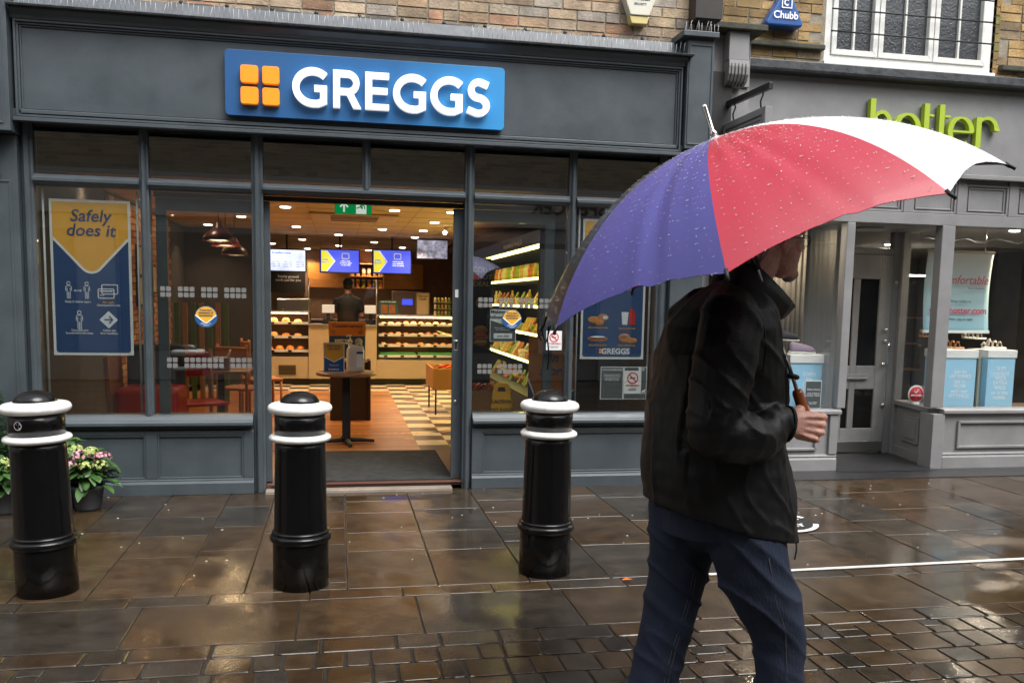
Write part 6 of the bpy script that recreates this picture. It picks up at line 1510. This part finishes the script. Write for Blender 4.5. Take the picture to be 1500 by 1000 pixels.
# left arm: hand resting in the jacket pocket on the far side
shl = V((1.20, -3.82, 1.41)); ell = V((1.19, -3.80, 1.12)); wl = V((1.30, -3.78, .93))
limb(body, [shl, (shl+ell)/2, ell, (ell+wl)/2, wl], [.05, .045, .04, .034, .027], up=XA)
lh = (wl-ell).normalized()
body.ell(wl+lh*.05, (.045, .02, .045), 12)
for k in range(4): body.tube([wl+lh*.07+V((-.02+.014*k, 0, .012-.012*k)), wl+lh*.12+V((-.02+.014*k, .0, .008-.012*k)), wl+lh*.145+V((-.02+.014*k, .008, -.006-.012*k))], .0085, 8)
body.tube([wl+lh*.02+V((.02, 0, .01)), wl+lh*.07+V((.04, -.01, .012))], .010, 8)
bo = body.build('body', SKIN, MN, remesh=.0030, smooth_it=2)
sk_ = MT['skin']
# ---- ruddy skin variation
for s in (-1, 1):
    MB().ell(hp(.082, s*.031, .003), (.0125, .0125, .0125), 12).build('eye', mat('eye_white', (.75, .72, .70), .2), MN)
GLF = mat('spectacle_frame', (.04, .03, .03), .3, metal=.6)
gl = thing('spectacles', 'thin framed spectacles worn by the man', 'glasses', tuple(HC)) if False else None
for s in (-1, 1):
    c = hp(.104, s*.034, .002)
    ring = [c+HR @ V((-.004*abs(cos(a))*1.0, .024*cos(a), .017*sin(a))) for a in [2*pi*i/20 for i in range(21)]]
    rim_ = MB().tube(ring, .0016, 6).build('spectacle_rim', GLF, MN)
    vs = [c]+ring[:-1]; MB().add(vs, [(0, 1+i, 1+(i+1) % 20) for i in range(20)]).build('spectacle_lens', GLASSC, rim_)
    MB().tube([c+HR @ V((-.003, s*.024, .006)), hp(.05, s*.078, .008), hp(-.005, s*.084, .006), hp(-.02, s*.082, -.012)], .0016, 6).build('spectacle_arm', GLF, MN)
MB().tube([hp(.104, -.011, .006), hp(.109, 0, .009), hp(.104, .011, .006)], .0016, 6).build('spectacle_bridge', GLF, MN)
HAIR = mat('grey_hair', (.30, .28, .26), .8, bump=.8, bs=220)
mb = MB(); mb.ell(hp(-.022, 0, .045), (.092, .083, .090), 20, HR)
o = mb.build('hair', HAIR, MN, remesh=.006, fn=lambda p, n: .004*noise.noise(p*60))
# goatee
mb = MB(); mb.ell(hp(.078, 0, -.104), (.020, .026, .020), 14, HR); mb.ell(hp(.066, 0, -.118), (.020, .024, .014), 14, HR)
mb.build('beard', mat('white_beard', (.50, .46, .43), .9, bump=1, bs=260), MN, remesh=.0035, fn=lambda p, n: .0022*noise.noise(p*160))
# ---- jacket
JK = mat('black_nylon', (.0095, .0098, .0108), .45, var=.2, vs=5, bump=.22, bs=240, rv=.08, spec=.35)
jk = MB(); rows = [(.745, 1.243, .270, .222, .27), (.79, 1.238, .262, .222, .24), (.85, 1.226, .252, .222, .12), (.92, 1.215, .243, .222, 0), (1.00, 1.207, .232, .218, 0), (1.10, 1.210, .225, .215, 0), (1.20, 1.215, .214, .215, 0), (1.30, 1.212, .195, .215, 0), (1.38, 1.218, .180, .205, 0), (1.44, 1.235, .155, .175, 0), (1.49, 1.26, .115, .125, 0), (1.53, 1.285, .085, .092, 0)]
rings = []
for z, cx_, a, b, tl in rows:
    ex = V((cos(tl), 0, -sin(tl)))
    rings.append(ering((cx_, MY, z), ex, YA, a, b, 32, .92))
jk.loft(rings)
limb(jk, [(1.205, -4.10, 1.445), (1.17, -4.185, 1.415), (1.135, -4.225, 1.30), (1.105, -4.25, 1.18), (1.095, -4.262, 1.10), (1.112, -4.266, 1.045)], [(.085, .07), (.098, .088), (.098, .088), (.092, .082), (.088, .080), (.075, .075)], up=YA)
cu0 = hd(-.085, -.002, -.004); cu1 = hd(-.054, -.002, -.003)
limb(jk, [(1.085, -4.262, 1.085), (1.13, -4.264, 1.068), (1.20, -4.266, 1.058), (1.25, -4.240, 1.050), cu0, cu1], [(.070, .075), (.086, .085), (.080, .080), (.070, .07), (.058, .060), (.054, .056)], up=V((0, 0, 1)))
jk.ell((1.10, -4.258, 1.075), (.086, .086, .086), 14)
limb(jk, [(1.215, -3.90, 1.445), (1.20, -3.815, 1.405), (1.20, -3.80, 1.28), (1.19, -3.80, 1.13), (1.22, -3.79, 1.04), (1.26, -3.78, .98), (1.29, -3.78, .94)], [(.085, .07), (.098, .088), (.092, .082), (.085, .08), (.078, .075), (.068, .068), (.06, .06)], up=YA)
def ridge(v): return max(0, 1-abs(noise.noise(v))*3.2)**2
def jfn(p, n):
    if p.x > 1.05 and p.y < -4.16 and p.z < 1.15:
        return .007*ridge(V((p.x*11+p.z*7, p.y*5, p.z*5-p.x*3)))+.003*noise.noise(p*30)-.002
    if p.y < -4.15 and p.z > 1.0:
        return .006*ridge(V((p.x*5+p.z*3, p.y*5, p.z*9+p.x*7)))+.004*noise.noise(p*9)-.001
    w_ = 1.0 if p.z < 1.3 else .5
    return w_*(.011*ridge(V((p.x*7+p.z*1.8, p.y*7, p.z*1.9)))+.006*noise.noise(V((p.x*8+p.z*2, p.y*8, p.z*2)))+.002*noise.noise(p*28))-.002
jo = jk.build('jacket', JK, MN, remesh=.007, smooth_it=3, fn=jfn)
# hollow the cuff visually with a band, hem band and zip
limb_b = MB(); limb(limb_b, [hd(-.059, -.002, -.003), hd(-.050, -.002, -.003)], [(.0565, .0595), (.0555, .0585)], up=V((0, 0, 1))); limb_b.build('cuff', mat('black_ribbing', (.006, .006, .006), .8, bump=.5, bs=90), MN, .002)
# stand collar falling open at the front
tpz = [(1.228, 0, 1.560), (1.240, .045, 1.572), (1.275, .082, 1.588), (1.325, .098, 1.588), (1.375, .100, 1.548), (1.425, .088, 1.505), (1.462, .065, 1.468), (1.474, .045, 1.452)]
btz = [(1.205, 0, 1.470), (1.215, .06, 1.472), (1.250, .105, 1.470), (1.305, .122, 1.455), (1.355, .120, 1.430), (1.395, .105, 1.412), (1.420, .085, 1.405), (1.436, .060, 1.412)]
vs = []
for s in (-1, 1):
    vv = []
    for (x, y, z), (x2, y2, z2) in zip(tpz, btz):
        for k in range(4):
            f = k/3; yy_ = y*(1-f)+y2*f; q_ = K(x*(1-f)+x2*f, z*(1-f)+z2*f, MY-yy_); vv.append(V((q_.x, MY+s*(yy_+.004*sin(pi*f)), q_.z)))
    m_ = MB(); m_.add(vv, [(i*4+k, i*4+k+1, i*4+k+5, i*4+k+4) for i in range(7) for k in range(3)], smooth=True)
    o = m_.build('collar', JK, MN); md = o.modifiers.new('s', 'SOLIDIFY'); md.thickness = .006; md.offset = 0
bt_ = BVHTree.FromObject(jo, bpy.context.evaluated_depsgraph_get())
def onj(x, z, side=-1, tree=None):
    h = (tree or bt_).ray_cast(V((x, MY+side*.6, z)), V((0, -side, 0)))
    return h[0] if h[0] is not None else None
for nm, pl_ in (('shoulder_seam', [(1.075, 1.43), (1.11, 1.425), (1.15, 1.425), (1.20, 1.43), (1.25, 1.42), (1.27, 1.38), (1.275, 1.32), (1.265, 1.25)]), ('side_seam', [(1.06, 1.36), (1.05, 1.25), (1.05, 1.15)])):
    q = [onj(x, z) for x, z in pl_]; q = [a+V((0, -.001, 0)) for a in q if a is not None]
    if len(q) > 2: MB().tube(q, .0014, 5).build(nm, JK, MN)
MB().tube([V((1.490, -4.04, .70)), V((1.496, -4.05, .67)), V((1.500, -4.05, .64)), V((1.494, -4.05, .61))], .003, 6).build('drawcord', BLK, MN); MB().ell((1.495, -4.048, .675), (.008, .008, .010), 8).build('cord_stop', STEEL, MN)
# ---- jeans
DN = mat('dark_denim', (.012, .020, .045), .8, var=.30, vs=9, bump=.30, bs=160, stretch=(1, 1, .35), sheen=.0)
jn = MB(); limb(jn, RLg, RLr, 24); limb(jn, LLg, LLr, 24); jn.loft([ering((1.22, MY, z), XA, YA, a, b, 28) for z, a, b in ((.70, .17, .17), (.80, .175, .185), (.92, .16, .175), (.96, .15, .165))])
jn.ell((1.215, MY, .70), (.10, .09, .07), 14)
def dfn(p, n):
    kn = math.exp(-((p.z-.50)/.12)**2); an = math.exp(-((p.z-.16)/.12)**2); th = math.exp(-((p.z-.68)/.10)**2)
    q = noise.noise(V((p.x*7+p.z*5, p.y*8, p.z*26+p.x*9))); r = noise.noise(V((p.x*11, p.y*11, p.z*11)))
    return .009*ridge(V((p.x*4+p.z*3, p.y*4, p.z*10+p.x*8)))*(.35+.9*kn+.8*an+.5*th)+r*.004-.003
jo2 = jn.build('jeans', DN, MN, remesh=.007, smooth_it=3, fn=dfn)
bt2 = BVHTree.FromObject(jo2, bpy.context.evaluated_depsgraph_get())
SEAM = mat('denim_stitching', (.10, .10, .11), .7)
pl_ = [(1.315, .67), (1.335, .60), (1.352, .53), (1.375, .47), (1.395, .42), (1.408, .35), (1.414, .28), (1.418, .20), (1.42, .12)]
q = [onj(x, z, -1, bt2) for x, z in pl_]; q = [a for a in q if a is not None]
if len(q) > 2: MB().tube(q, .0011, 5).build('outer_seam', SEAM, MN)
for dx in (0, .012):
    q = [V((lx_+dx, MY, z)) for lx_, z in ((1.155, .60), (1.145, .50), (1.12, .40), (1.095, .30), (1.075, .20), (1.06, .12))]
    qq = []
    for a in q:
        h = bt2.find_nearest(V((a.x, -3.99, a.z)))
        if h[0] is not None and h[0].y > -4.02: qq.append(h[0])
    if len(qq) > 2: MB().tube(qq, .0011, 5).build('inner_seam', SEAM, MN)
# ---- shoes
SHM = mat('black_shoe_leather', (.012, .011, .010), .35); SOL = mat('shoe_sole', (.02, .02, .02), .7)
def foot(x, y, toe_up):
    mb = MB(); rings = []
    for k in range(12):
        f = k/11; xx = -.09+.29*f; w_ = .048*sin(pi*min(f*.86+.1, 1))**.4; h = .095*(1-f)**.7+.035; zz = toe_up*max(0, .35-f)
        rings.append([(x+xx, y+w_*cos(a), .022+zz+max(-.0, (sin(a)*.5+.5))*h*(1 if f > .02 else .7)) for a in [2*pi*q_/16 for q_ in range(16)]])
    mb.loft(rings); sh_ = mb.build('shoe', SHM, MN)
    mb = MB(); rings = []
    for k in range(12):
        f = k/11; xx = -.095+.30*f; w_ = .052*sin(pi*min(f*.86+.1, 1))**.4; zz = toe_up*max(0, .35-f)
        rings.append([(x+xx, y+w_*cos(a), .014+zz+.013*sin(a)) for a in [2*pi*q_/16 for q_ in range(16)]])
    mb.loft(rings); mb.build('shoe_sole', SOL, sh_)
foot(kx, -4.10, 0); foot(lx-.03, -3.91, .10)
